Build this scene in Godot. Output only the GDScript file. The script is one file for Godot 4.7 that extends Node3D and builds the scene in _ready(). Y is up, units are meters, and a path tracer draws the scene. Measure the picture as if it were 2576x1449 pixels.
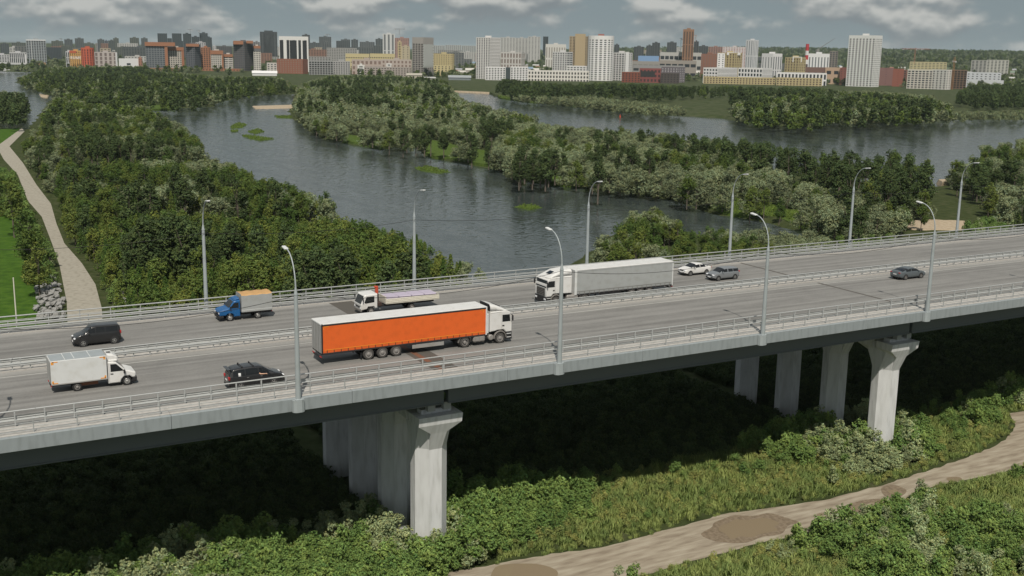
extends Node3D
# A road bridge over a river flood plain with a city behind. x runs along the bridge, z towards the viewer, y up; water level is y = 0.

const DY := 18.5            # road surface on the bridge
const EYE := 45.5           # height of the camera
const PITCH := 0.208308     # radians down
const ROLL := 0.0165
const YAW := -0.510588      # turned towards +x
const FPX := 2830.9         # focal length in pixels of a 2576 x 1449 picture
const GY := 0.3             # ground beside the bridge

var M := {}
var names := {}
var rng := RandomNumberGenerator.new()
var cam_basis: Basis


class MB:
	var v := PackedVector3Array()
	var n := PackedVector3Array()
	var uv := PackedVector2Array()
	var c := PackedColorArray()
	var ix := PackedInt32Array()
	var col := Color.WHITE
	var uvs := false

	func tri(a: Vector3, b: Vector3, d: Vector3) -> void:
		var nn := (b - a).cross(d - a).normalized()
		var k := v.size()
		v.append_array([a, b, d])
		n.append_array([nn, nn, nn])
		c.append_array([col, col, col])
		uv.append_array([Vector2.ZERO, Vector2.ZERO, Vector2.ZERO])
		ix.append_array([k, k + 2, k + 1])

	func quad(a: Vector3, b: Vector3, d: Vector3, e: Vector3, u0 := Vector2.ZERO, u1 := Vector2.ONE) -> void:
		var nn := (b - a).cross(d - a)
		if nn.length_squared() < 1e-14:
			nn = (d - a).cross(e - a)
		nn = nn.normalized()
		var k := v.size()
		v.append_array([a, b, d, e])
		n.append_array([nn, nn, nn, nn])
		c.append_array([col, col, col, col])
		uv.append_array([u0, Vector2(u1.x, u0.y), u1, Vector2(u0.x, u1.y)])
		ix.append_array([k, k + 2, k + 1, k, k + 3, k + 2])

	func box(ctr: Vector3, s: Vector3, b := Basis.IDENTITY) -> void:
		var h := s * 0.5
		var p := []
		for i in 8:
			p.append(ctr + b * Vector3(h.x if i & 1 else -h.x, h.y if i & 2 else -h.y, h.z if i & 4 else -h.z))
		quad(p[4], p[5], p[7], p[6])
		quad(p[1], p[0], p[2], p[3])
		quad(p[5], p[1], p[3], p[7])
		quad(p[0], p[4], p[6], p[2])
		quad(p[6], p[7], p[3], p[2])
		quad(p[0], p[1], p[5], p[4])

	# box with chamfered edges
	func cbox(ctr: Vector3, s: Vector3, e: float, bs := Basis.IDENTITY) -> void:
		var h := s * 0.5
		e = minf(e, minf(h.x, minf(h.y, h.z)) * 0.95)
		var P := func(sx: float, sy: float, sz: float, k: int) -> Vector3:
			var q := Vector3(sx * (h.x - (0.0 if k == 0 else e)), sy * (h.y - (0.0 if k == 1 else e)), sz * (h.z - (0.0 if k == 2 else e)))
			return ctr + bs * q
		for k in 3:
			for sg in [-1.0, 1.0]:
				var q := []
				for ab in [[-1.0, -1.0], [1.0, -1.0], [1.0, 1.0], [-1.0, 1.0]]:
					var t := [0.0, 0.0, 0.0]
					t[k] = sg
					t[(k + 1) % 3] = ab[0]
					t[(k + 2) % 3] = ab[1]
					q.append(P.call(t[0], t[1], t[2], k))
				if sg > 0:
					quad(q[0], q[1], q[2], q[3])
				else:
					quad(q[3], q[2], q[1], q[0])
		for k in 3:
			for s1 in [-1.0, 1.0]:
				for s2 in [-1.0, 1.0]:
					var t := [0.0, 0.0, 0.0]
					var a := (k + 1) % 3
					var b := (k + 2) % 3
					t[a] = s1
					t[b] = s2
					t[k] = -1.0
					var q0: Vector3 = P.call(t[0], t[1], t[2], a)
					var q3: Vector3 = P.call(t[0], t[1], t[2], b)
					t[k] = 1.0
					var q1: Vector3 = P.call(t[0], t[1], t[2], a)
					var q2: Vector3 = P.call(t[0], t[1], t[2], b)
					if s1 * s2 > 0:
						quad(q0, q3, q2, q1)
					else:
						quad(q0, q1, q2, q3)
		for i in 8:
			var sx := 1.0 if i & 1 else -1.0
			var sy := 1.0 if i & 2 else -1.0
			var sz := 1.0 if i & 4 else -1.0
			var a: Vector3 = P.call(sx, sy, sz, 0)
			var b: Vector3 = P.call(sx, sy, sz, 1)
			var d: Vector3 = P.call(sx, sy, sz, 2)
			if sx * sy * sz > 0:
				tri(a, b, d)
			else:
				tri(a, d, b)

	# polygon in x/y (counter-clockwise) pushed out along z from z0 to z1, its long edges chamfered by e
	func prism(p: PackedVector2Array, z0: float, z1: float, e := 0.0) -> void:
		var m := p.size()
		var q := PackedVector2Array()
		for i in m:
			var d0 := (p[i] - p[(i + m - 1) % m]).normalized()
			var d1 := (p[(i + 1) % m] - p[i]).normalized()
			var n0 := Vector2(-d0.y, d0.x)
			var n1 := Vector2(-d1.y, d1.x)
			var b := (n0 + n1)
			b = b / maxf(0.35, b.length_squared()) * 2.0
			q.append(p[i] + b * e)
		var tr := Geometry2D.triangulate_polygon(q)
		for i in range(0, tr.size(), 3):
			var a := q[tr[i]]
			var b := q[tr[i + 1]]
			var d := q[tr[i + 2]]
			if (b - a).cross(d - a) < 0:
				var t := b
				b = d
				d = t
			tri(Vector3(a.x, a.y, z1), Vector3(b.x, b.y, z1), Vector3(d.x, d.y, z1))
			tri(Vector3(d.x, d.y, z0), Vector3(b.x, b.y, z0), Vector3(a.x, a.y, z0))
		for i in m:
			var j := (i + 1) % m
			quad(Vector3(p[i].x, p[i].y, z1 - e), Vector3(p[i].x, p[i].y, z0 + e), Vector3(p[j].x, p[j].y, z0 + e), Vector3(p[j].x, p[j].y, z1 - e))
			if e > 0:
				quad(Vector3(p[i].x, p[i].y, z1 - e), Vector3(p[j].x, p[j].y, z1 - e), Vector3(q[j].x, q[j].y, z1), Vector3(q[i].x, q[i].y, z1))
				quad(Vector3(p[j].x, p[j].y, z0 + e), Vector3(p[i].x, p[i].y, z0 + e), Vector3(q[i].x, q[i].y, z0), Vector3(q[j].x, q[j].y, z0))

	# rings of equal length joined into a skin, normals smooth
	func rings(r: Array, closed := true, cap := true) -> void:
		var m: int = r[0].size()
		var k := v.size()
		for i in r.size():
			for j in m:
				var a: Vector3 = r[mini(i + 1, r.size() - 1)][j] - r[maxi(i - 1, 0)][j]
				var jn := (j + 1) % m if closed else mini(j + 1, m - 1)
				var jp := (j + m - 1) % m if closed else maxi(j - 1, 0)
				var b: Vector3 = r[i][jn] - r[i][jp]
				v.append(r[i][j])
				n.append(b.cross(a).normalized())
				c.append(col)
				uv.append(Vector2(float(j) / m, i))
		for i in r.size() - 1:
			for j in (m if closed else m - 1):
				var a := k + i * m + j
				var b := k + i * m + (j + 1) % m
				ix.append_array([a, a + m, b, b, a + m, b + m])
		if cap:
			for e in [0, r.size() - 1]:
				var ctr := Vector3.ZERO
				for q in r[e]:
					ctr += q
				ctr /= m
				for j in m:
					if e == 0:
						tri(ctr, r[e][(j + 1) % m], r[e][j])
					else:
						tri(ctr, r[e][j], r[e][(j + 1) % m])

	func tube(path: Array, rad: Array, sides := 8, cap := true) -> void:
		var rr := []
		for i in path.size():
			var d: Vector3 = (path[mini(i + 1, path.size() - 1)] - path[maxi(i - 1, 0)]).normalized()
			var s := d.cross(Vector3.UP if absf(d.y) < 0.9 else Vector3.RIGHT).normalized()
			var t := s.cross(d).normalized()
			var ring := []
			var ra: float = rad[mini(i, rad.size() - 1)]
			for j in sides:
				var an := TAU * j / sides
				ring.append(path[i] + (s * cos(an) + t * sin(an)) * ra)
			rr.append(ring)
		rings(rr, true, cap)

	# profile [[r, z], ...] turned round the z axis at ctr
	func lathe(ctr: Vector3, prof: Array, sides := 20) -> void:
		var rr := []
		for p in prof:
			var ring := []
			for j in sides:
				var an := TAU * j / sides
				ring.append(ctr + Vector3(cos(an) * p[0], sin(an) * p[0], p[1]))
			rr.append(ring)
		for i in rr.size() - 1:
			for j in sides:
				quad(rr[i][j], rr[i][(j + 1) % sides], rr[i + 1][(j + 1) % sides], rr[i + 1][j])

	func mesh() -> ArrayMesh:
		for i in range(0, ix.size(), 3):   # faces wind the way their normals point
			var g := (v[ix[i + 1]] - v[ix[i]]).cross(v[ix[i + 2]] - v[ix[i]])
			if g.dot(n[ix[i]] + n[ix[i + 1]] + n[ix[i + 2]]) > 0:
				var t := ix[i + 1]
				ix[i + 1] = ix[i + 2]
				ix[i + 2] = t
		var a := []
		a.resize(Mesh.ARRAY_MAX)
		a[Mesh.ARRAY_VERTEX] = v
		a[Mesh.ARRAY_NORMAL] = n
		a[Mesh.ARRAY_COLOR] = c
		a[Mesh.ARRAY_TEX_UV] = uv
		a[Mesh.ARRAY_INDEX] = ix
		var m := ArrayMesh.new()
		m.add_surface_from_arrays(Mesh.PRIMITIVE_TRIANGLES, a)
		return m


func lin(r: float, g: float, b: float) -> Color:
	return Color(r, g, b).linear_to_srgb()


func mat(key: String, r: float, g: float, b: float, rough := 0.8, metal := 0.0) -> StandardMaterial3D:
	var m := StandardMaterial3D.new()
	m.resource_name = key
	m.albedo_color = lin(r, g, b)
	m.roughness = rough
	m.metallic = metal
	M[key] = m
	return m


func noise_tex(freq: float, size: int, ramp: Array, seed_ := 1, octaves := 4, as_normal := false, strength := 6.0) -> NoiseTexture2D:
	var t := NoiseTexture2D.new()
	var f := FastNoiseLite.new()
	f.seed = seed_
	f.noise_type = FastNoiseLite.TYPE_SIMPLEX_SMOOTH
	f.frequency = freq
	f.fractal_octaves = octaves
	t.noise = f
	t.width = size
	t.height = size
	t.seamless = true
	t.as_normal_map = as_normal
	t.bump_strength = strength
	if ramp:
		var g := Gradient.new()
		g.offsets = PackedFloat32Array(range(ramp.size()).map(func(i): return float(i) / (ramp.size() - 1)))
		g.colors = PackedColorArray(ramp)
		t.color_ramp = g
	return t


func numbered(s: String) -> String:
	names[s] = names.get(s, -1) + 1
	return s if names[s] == 0 else "%s_%03d" % [s, names[s]]


func thing(called: String, label: String, category: String, at := Vector3.ZERO, turn := 0.0, group := "") -> Node3D:
	var o := Node3D.new()
	o.name = numbered(called)
	add_child(o)
	o.position = at
	o.rotation.y = turn
	tag(o, label, category, group)
	return o


func tag(o: Node, label: String, category := "", group := "", kind := "") -> void:
	o.set_meta("label", label)
	if category: o.set_meta("category", category)
	if group: o.set_meta("group", group)
	if kind: o.set_meta("kind", kind)


func put(b, called: String, m: Material, parent: Node = self, label := "") -> MeshInstance3D:
	var o := MeshInstance3D.new()
	o.name = numbered(called) if parent == self else called
	o.mesh = b.mesh() if b is MB else b
	o.material_override = m
	parent.add_child(o, true)
	if label: o.set_meta("label", label)
	return o


func structure(b: MB, called: String, m: Material) -> MeshInstance3D:
	var o := put(b, called, m)
	o.set_meta("kind", "structure")
	return o


# ---- pixels of the 2576-wide picture to directions and places
func ray(u: float, v: float) -> Vector3:
	return cam_basis * Vector3((u - 1288.0) / FPX, -(v - 724.5) / FPX, -1.0)


func gp(u: float, v: float, y := 0.0) -> Vector3:
	var d := ray(u, v)
	return Vector3(0, EYE, 0) + d * ((y - EYE) / d.y)


func at_range(u: float, v: float, d: float) -> Vector3:
	var r := ray(u, v)
	return Vector3(0, EYE, 0) + r * (d / Vector2(r.x, r.z).length())


func px(p: Vector3) -> Vector2:
	var q := cam_basis.transposed() * (p - Vector3(0, EYE, 0))
	return Vector2(1288.0 + FPX * q.x / -q.z, 724.5 - FPX * q.y / -q.z) if q.z < -0.1 else Vector2(-9999, -9999)


func sstep(a: float, b: float, x: float) -> float:
	var t := clampf((x - a) / (b - a), 0.0, 1.0)
	return t * t * (3.0 - 2.0 * t)


func make_materials() -> void:
	mat("white_paint", 0.680, 0.680, 0.671, 0.35)
	mat("white_panel", 0.629, 0.646, 0.646, 0.5)
	mat("black_paint", 0.006, 0.006, 0.007, 0.16).clearcoat_enabled = true
	mat("silver_paint", 0.289, 0.306, 0.323, 0.3, 0.5)
	mat("grey_paint", 0.128, 0.149, 0.162, 0.3, 0.35)
	mat("blue_paint", 0.010, 0.102, 0.289, 0.35)
	mat("glass_dark", 0.012, 0.014, 0.016, 0.06)
	mat("rubber", 0.022, 0.022, 0.023, 0.9)
	mat("truck_tyre", 0.06, 0.057, 0.054, 0.95)
	mat("black_plastic", 0.018, 0.018, 0.02, 0.6)
	mat("dusty_plastic", 0.17, 0.16, 0.15, 0.85)
	mat("rim_steel", 0.42, 0.42, 0.41, 0.4, 0.6)
	mat("rim_dusty", 0.27, 0.26, 0.25, 0.7, 0.3)
	mat("chassis", 0.02, 0.02, 0.022, 0.8)
	mat("tank", 0.357, 0.340, 0.323, 0.55, 0.5)
	mat("lamp_glass", 0.75, 0.77, 0.8, 0.1)
	mat("red_glass", 0.4, 0.02, 0.02, 0.2)
	mat("amber", 0.75, 0.32, 0.06, 0.5)
	mat("orange_tarp", 0.731, 0.128, 0.019, 0.5)
	mat("orange_strap", 0.765, 0.281, 0.025, 0.5)
	mat("grey_tarp", 0.340, 0.357, 0.357, 0.6)
	mat("roof_grey", 0.306, 0.340, 0.357, 0.5)
	mat("tan_tarp", 0.510, 0.306, 0.128, 0.7)
	mat("door_grey", 0.306, 0.306, 0.297, 0.5)
	mat("crane_red", 0.5, 0.07, 0.03, 0.5)
	mat("grease", 0.05, 0.03, 0.025, 0.8)
	mat("lilac", 0.425, 0.383, 0.476, 0.7)
	mat("cream", 0.637, 0.612, 0.527, 0.6)
	mat("galvanised", 0.425, 0.442, 0.442, 0.5, 0.25)
	mat("lamp_grey", 0.374, 0.416, 0.433, 0.5, 0.1)
	mat("skin", 0.6, 0.36, 0.25, 0.6)
	mat("rust", 0.16, 0.07, 0.04, 0.9)
	mat("wire", 0.02, 0.02, 0.02, 0.7)
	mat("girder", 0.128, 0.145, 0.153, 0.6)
	mat("bearing", 0.35, 0.36, 0.35, 0.8)
	mat("sticker", 0.75, 0.75, 0.75, 0.6)
	mat("line_paint", 0.425, 0.425, 0.399, 0.8)
	mat("joint_dark", 0.085, 0.078, 0.068, 0.9)
	mat("rock", 0.255, 0.255, 0.246, 0.95)
	var grime := noise_tex(0.015, 256, [Color(0.94, 0.935, 0.92), Color(0.985, 0.985, 0.985), Color(1, 1, 1)], 6, 5)
	for k in ["white_paint", "white_panel", "orange_tarp", "grey_tarp", "door_grey", "tan_tarp", "blue_paint", "galvanised", "lamp_grey", "roof_grey"]:
		M[k].albedo_texture = grime
		M[k].uv1_triplanar = true
		M[k].uv1_scale = Vector3(0.25, 0.25, 0.25)
	var g := noise_tex(0.02, 512, [Color(0.86, 0.86, 0.85), Color(0.96, 0.96, 0.96), Color(1, 1, 1)], 5)
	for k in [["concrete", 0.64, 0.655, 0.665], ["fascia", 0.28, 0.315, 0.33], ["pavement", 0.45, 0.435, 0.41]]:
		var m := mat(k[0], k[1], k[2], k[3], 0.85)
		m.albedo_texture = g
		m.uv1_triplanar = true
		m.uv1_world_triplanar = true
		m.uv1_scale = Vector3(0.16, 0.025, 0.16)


func make_environment() -> void:
	cam_basis = Basis(Vector3.UP, YAW) * Basis(Vector3.RIGHT, -PITCH) * Basis(Vector3.BACK, ROLL)
	var cam := Camera3D.new()
	cam.name = "camera"
	cam.transform = Transform3D(cam_basis, Vector3(0, EYE, 0))
	cam.fov = rad_to_deg(2.0 * atan(724.5 / FPX))
	cam.near = 1.0
	cam.far = 40000.0
	add_child(cam)
	cam.current = true
	var env := Environment.new()
	env.background_mode = Environment.BG_SKY
	env.sky = Sky.new()
	env.sky.sky_material = make_sky()
	env.background_energy_multiplier = 0.94
	env.tonemap_mode = Environment.TONE_MAPPER_LINEAR
	env.tonemap_exposure = 1.0
	env.sdfgi_enabled = true
	env.ssao_enabled = true
	env.ssil_enabled = true
	env.fog_enabled = true
	env.fog_density = 0.000035
	env.fog_light_color = Color(0.72, 0.78, 0.8)
	var we := WorldEnvironment.new()
	we.name = "environment"
	we.environment = env
	add_child(we)
	var sun := DirectionalLight3D.new()
	sun.name = "sun"
	sun.light_energy = 1.25
	sun.light_color = Color(1.0, 0.965, 0.91)
	sun.light_angular_distance = 0.5
	sun.shadow_enabled = true
	add_child(sun)
	sun.look_at_from_position(Vector3.ZERO, Vector3(3.7, -11.6, -7.65), Vector3.UP)


func make_sky() -> PanoramaSkyMaterial:
	var f := FastNoiseLite.new()
	f.seed = 11
	f.noise_type = FastNoiseLite.TYPE_SIMPLEX_SMOOTH
	f.frequency = 1.0
	f.fractal_octaves = 6
	f.fractal_gain = 0.54
	f.fractal_lacunarity = 2.15
	var w := FastNoiseLite.new()
	w.seed = 4
	w.frequency = 1.0
	w.fractal_octaves = 2
	var shade := func(az: float, el: float) -> Color:
		var ce := cos(el)
		var d := Vector3(ce * cos(az), sin(el), ce * sin(az))
		var p := Vector3(d.x * 9.5, d.y * 23.0, d.z * 9.5)
		var a := f.get_noise_3dv(p) + 0.28 * w.get_noise_3dv(p * 0.35 + Vector3(5, 2, 1))
		var up := f.get_noise_3dv(p + Vector3(0, 0.16, 0)) + 0.28 * w.get_noise_3dv(p * 0.35 + Vector3(5, 2.056, 1))
		var cover := sstep(-0.22, 0.14, a + 0.1 * sstep(0.0, 0.05, d.y))
		var lit := clampf(0.5 + (a - up) * 2.1, 0.0, 1.0)
		var gap := Color(0.24, 0.295, 0.315).lerp(Color(0.12, 0.2, 0.31), sstep(0.05, 0.7, d.y))
		var cl := Color(0.225, 0.255, 0.27).lerp(Color(0.58, 0.58, 0.55), lit * (0.3 + 0.7 * lit))
		var c := gap.lerp(cl, cover * 0.9)
		c = c.lerp(Color(0.3, 0.345, 0.355), 0.6 * exp(-maxf(d.y, 0.0) / 0.016))
		c.a = 1.0
		return c
	var big := Image.create(512, 256, false, Image.FORMAT_RGBAF)
	for y in 256:
		for x in 512:
			var el := PI * (0.5 - (y + 0.5) / 256.0)
			big.set_pixel(x, y, shade.call(TAU * (x + 0.5) / 512.0, el) if el > -0.03 else Color(0.16, 0.19, 0.18))
	big.resize(4096, 2048, Image.INTERPOLATE_BILINEAR)
	for y in range(880, 1040):
		for x in 4096:
			big.set_pixel(x, y, shade.call(TAU * (x + 0.5) / 4096.0, PI * (0.5 - (y + 0.5) / 2048.0)))
	var s := PanoramaSkyMaterial.new()
	s.panorama = ImageTexture.create_from_image(big)
	return s


# ---------------------------------------------------------------- ground and water
func pts(a: Array, y := 0.0) -> PackedVector2Array:
	var out := PackedVector2Array()
	for p in a:
		var q := gp(p[0], p[1], p[2] if p.size() > 2 else y)
		out.append(Vector2(q.x, q.z))
	return out


# a sheet with a rough outline and banks that run down under the water
func land(poly: PackedVector2Array, y: float, bank: float, wob := 1.0) -> MB:
	var b := MB.new()
	if Geometry2D.is_polygon_clockwise(poly):
		poly.reverse()
	var fine := PackedVector2Array()
	for i in poly.size():
		var p := poly[i]
		var q := poly[(i + 1) % poly.size()]
		var n := clampi(int(p.distance_to(q) / (6.0 * maxf(0.15, wob))), 1, 60)
		for k in n:
			var r := p.lerp(q, float(k) / n)
			if k > 0:
				r += Vector2(rng.randf_range(-1, 1), rng.randf_range(-1, 1)) * 1.6 * wob
			fine.append(r)
	var tr := Geometry2D.triangulate_polygon(fine)
	if tr.is_empty():
		fine = poly
		tr = Geometry2D.triangulate_polygon(fine)
	for i in range(0, tr.size(), 3):
		var a := fine[tr[i]]
		var c := fine[tr[i + 1]]
		var d := fine[tr[i + 2]]
		var A := Vector3(a.x, y, a.y)
		var C := Vector3(c.x, y, c.y)
		var D := Vector3(d.x, y, d.y)
		if (C - A).cross(D - A).y > 0:
			b.tri(A, C, D)
		else:
			b.tri(A, D, C)
	if bank > 0:
		var m := fine.size()
		var o := PackedVector2Array()
		for i in m:
			var t := (fine[(i + 1) % m] - fine[(i + m - 1) % m]).normalized()
			o.append(fine[i] + Vector2(t.y, -t.x) * bank)
		for i in m:
			var j := (i + 1) % m
			b.quad(Vector3(fine[i].x, y, fine[i].y), Vector3(fine[j].x, y, fine[j].y), Vector3(o[j].x, -0.6, o[j].y), Vector3(o[i].x, -0.6, o[i].y))
	return b


func smooth(a: Array, n := 5) -> Array:
	var out := []
	var m := a.size()
	for i in m:
		var p: Array = [a[(i + m - 1) % m], a[i], a[(i + 1) % m], a[(i + 2) % m]].map(func(q): return Vector2(q[0], q[1]))
		for k in n:
			var c: Vector2 = p[1].cubic_interpolate(p[2], p[0], p[3], float(k) / n)
			out.append([c.x, c.y])
	return out


func ground_mat(key: String, ramp: Array, scale: float, seed_: int) -> StandardMaterial3D:
	var m := mat(key, 1, 1, 1, 0.95)
	m.albedo_texture = noise_tex(0.012, 512, ramp.map(func(c): return lin(c[0], c[1], c[2])), seed_, 5)
	m.uv1_triplanar = true
	m.uv1_world_triplanar = true
	m.uv1_scale = Vector3.ONE * scale
	m.metallic_specular = 0.15
	return m


func terrain_y(d: float, az: float) -> float:
	var h := 3.0 + (50.0 * sstep(1900.0, 5200.0, d) + 14.0 * sstep(4200.0, 7000.0, d)) * lerpf(0.5, 1.0, sstep(0.45, 0.7, az))
	return h + 5.0 * sin(az * 9.0 + d * 0.0011) * sstep(2500.0, 4500.0, d)


var far_shore := [[-500, 172], [0, 179], [100, 183], [300, 192], [600, 207], [740, 222], [1000, 226], [1140, 232], [1230, 236], [1245, 243], [1300, 253], [1500, 277], [1640, 290], [1700, 291], [1820, 299], [1880, 311], [1990, 320], [2035, 318], [2080, 309], [2300, 306], [2400, 301], [2576, 301], [3100, 310]]
var road_edge := {}


func make_ground() -> void:
	ground_mat("soil", [[0.028, 0.036, 0.014], [0.042, 0.055, 0.02], [0.055, 0.068, 0.028], [0.085, 0.08, 0.045]], 0.05, 3)
	ground_mat("meadow", [[0.035, 0.075, 0.012], [0.05, 0.105, 0.014], [0.075, 0.135, 0.02]], 0.06, 8)
	ground_mat("marsh", [[0.045, 0.07, 0.02], [0.07, 0.11, 0.022], [0.09, 0.13, 0.03]], 0.1, 9)
	ground_mat("city_ground", [[0.028, 0.042, 0.016], [0.045, 0.062, 0.024], [0.075, 0.085, 0.045], [0.035, 0.05, 0.02]], 0.012, 10)
	ground_mat("sand", [[0.32, 0.25, 0.17], [0.4, 0.33, 0.24], [0.46, 0.39, 0.29]], 0.12, 12)
	ground_mat("gravel_road", [[0.25, 0.23, 0.19], [0.33, 0.31, 0.26], [0.37, 0.34, 0.29]], 0.11, 14)
	ground_mat("dirt", [[0.2, 0.165, 0.125], [0.28, 0.24, 0.185], [0.34, 0.3, 0.235], [0.4, 0.36, 0.29]], 0.1, 15)
	M.dirt.uv1_scale = Vector3(0.035, 0.1, 0.19)
	ground_mat("mud", [[0.14, 0.11, 0.08], [0.2, 0.16, 0.115], [0.26, 0.21, 0.155]], 0.3, 16)
	var wm := mat("water", 0.042, 0.054, 0.054, 0.14)
	wm.metallic_specular = 0.5
	wm.normal_enabled = true
	wm.normal_texture = noise_tex(0.03, 512, [], 21, 5, true, 9.0)
	wm.normal_scale = 0.13
	wm.roughness = 1.0
	wm.roughness_texture = noise_tex(0.006, 512, [Color(0.05, 0.05, 0.05), Color(0.14, 0.14, 0.14), Color(0.27, 0.27, 0.27)], 22, 4)
	wm.uv1_triplanar = true
	wm.uv1_world_triplanar = true
	wm.uv1_scale = Vector3(0.035, 0.035, 0.012)
	var pm := mat("puddle", 0.25, 0.2, 0.135, 0.06)
	pm.metallic_specular = 0.5

	var b := MB.new()
	b.quad(Vector3(-6000, 0, 500), Vector3(9000, 0, 500), Vector3(9000, 0, -9000), Vector3(-6000, 0, -9000))
	structure(b, "water", M.water)
	# land on which the bridge stands, and the near side
	structure(land(PackedVector2Array([Vector2(-260, 80), Vector2(420, 80), Vector2(420, -128), Vector2(150, -128), Vector2(106, -127), Vector2(80, -128), Vector2(-260, -128)]), GY, 7.0), "ground", M.soil)
	# left bank
	structure(land(pts([[-700, 760], [-700, 300], [0, 322], [75, 328], [130, 252], [230, 246], [370, 278], [402, 287, 2], [480, 338, 6], [600, 412, 6], [760, 478, 6], [862, 548, 6], [950, 568, 6], [1060, 625, 6], [1115, 660, 5], [1205, 694, 4], [1240, 712, 2], [1180, 760], [300, 900]]), GY - 0.06, 4.0), "left_bank", M.soil)
	# peninsula behind it
	structure(land(pts([[45, 207], [125, 238], [360, 272], [430, 273], [525, 268], [545, 256], [610, 243], [690, 238], [757, 236], [757, 224], [600, 214], [300, 202], [100, 192]]), 0.8, 5.0), "peninsula", M.soil)
	# the long wooded island, joined to the right bank by the bridge
	structure(land(pts([[738, 292], [830, 350], [940, 370], [1000, 366], [1062, 369], [1085, 392], [1200, 414], [1262, 424], [1292, 440], [1340, 452], [1420, 468], [1560, 477], [1645, 492], [1740, 510], [1830, 540], [1960, 560], [2070, 590], [2110, 622], [2140, 680], [3000, 620], [3000, 400], [2480, 420, 6], [2350, 436, 6], [2250, 420, 8], [1950, 385, 8], [1700, 350, 8], [1500, 330, 8], [1330, 306, 7], [1165, 262, 7], [1130, 226, 5], [1000, 208, 5], [830, 202, 5], [757, 216, 4]]), 1.25, 5.0), "island", M.soil)
	structure(land(pts([[1466, 700], [1500, 640], [1545, 602], [1620, 580], [1700, 590], [1800, 612], [1900, 622], [2080, 642], [2090, 690], [1460, 760]]), 1.15, 4.0), "spit", M.soil)
	# far bank and the city's ground: rows run from the shore to the horizon
	var rows := []
	for k in 30:
		var t := float(k) / 29.0
		var row := []
		for i in far_shore.size() * 4 - 3:
			var a: Array = far_shore[i / 4]
			var c: Array = far_shore[mini(i / 4 + 1, far_shore.size() - 1)]
			var s := (i % 4) / 4.0
			var p := gp(lerpf(a[0], c[0], s), lerpf(a[1], c[1], s))
			var dir := Vector2(p.x, p.z)
			var d0 := dir.length()
			var d := d0 if k == 0 else lerpf(d0 + 8.0, 12000.0, pow((k - 1) / 28.0, 2.2))
			dir = dir.normalized() * d
			row.append(Vector3(dir.x, -0.6 if k == 0 else terrain_y(d, atan2(dir.x, -dir.y)) - 1.2 * (1.0 - sstep(0, 60, d - d0)), dir.y))
		rows.append(row)
	b = MB.new()
	b.rings(rows, false, false)
	for i in b.n.size():
		if b.n[i].y < 0:
			b.n[i] = -b.n[i]
	structure(b, "far_bank", M.city_ground)

	var sheet := func(a: Array, y: float, called: String, m: Material, wob := 0.4) -> void:
		structure(land(pts(a, y), y, 0.0, wob), called, m)
	# gravel road that goes under the bridge
	var lf := [[0, 384], [10, 402], [45, 440], [70, 505], [105, 545], [130, 610], [150, 668], [168, 760], [172, 880]]
	var rt := [[262, 880], [256, 775], [240, 715], [206, 662], [162, 612], [142, 562], [128, 512], [92, 465], [58, 410], [22, 366], [10, 362]]
	road_edge.gravel = pts(lf + rt, GY)
	road_edge.verge = Geometry2D.offset_polygon(road_edge.gravel, 1.6)[0]
	sheet.call(lf + rt, GY + 0.02, "gravel_road", M.gravel_road, 0.15)
	sheet.call([[0, 384], [20, 372], [62, 330], [55, 322], [0, 362], [-60, 380], [-60, 400]], GY + 0.04, "gravel_path", M.gravel_road, 0.15)
	sheet.call([[-60, 530], [40, 520], [62, 560], [85, 640], [95, 720], [120, 830], [-80, 870]], GY + 0.01, "meadow", M.meadow)
	sheet.call([[-80, 330], [50, 322], [40, 340], [0, 366], [-80, 380]], GY + 0.03, "meadow", M.meadow)
	# dirt track in front of the bridge, with puddles
	var z5 := func(a: Array) -> Array:
		return a.map(func(p): return [(2000.0 + p[0] * 0.7143) / 1.4907, (1300.0 + p[1] * 0.7143) / 1.4907])
	var up: Array = z5.call([[-500, 1200], [0, 1105], [380, 1050], [750, 950], [1000, 880], [1300, 840], [1560, 800], [1860, 720], [2080, 650], [2350, 555], [2480, 490], [2530, 420], [2500, 350], [2700, 330]])
	var lo: Array = z5.call([[3000, 540], [2576, 625], [2440, 668], [2100, 735], [1800, 860], [1620, 935], [1480, 970], [1150, 1040], [1000, 1085], [760, 1145], [450, 1240], [-500, 1480]])
	road_edge.dirt = pts(up + lo, GY)
	structure(land(road_edge.dirt.duplicate(), GY + 0.02, 0.0, 0.1), "dirt_track", M.dirt)
	var pools := [[[975, 965], [985, 940], [1030, 925], [1060, 908], [1130, 912], [1210, 900], [1290, 925], [1265, 948], [1280, 965], [1190, 985], [1150, 1002], [1090, 998], [1040, 1012], [1010, 985]], [[1655, 852], [1690, 838], [1730, 836], [1775, 818], [1800, 822], [1790, 836], [1745, 842], [1715, 858], [1680, 856]], [[1860, 760], [1900, 752], [1920, 765], [1890, 778]], [[2170, 690], [2230, 685], [2250, 700], [2190, 710]], [[1490, 880], [1515, 874], [1525, 884], [1500, 890]], [[-200, 1160], [-60, 1140], [60, 1150], [130, 1190], [60, 1250], [-200, 1260]]]
	for q in pools:
		structure(land(pts(z5.call(smooth(q)), GY), GY + 0.03, 0.0, 0.2), "puddle", M.puddle)
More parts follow.
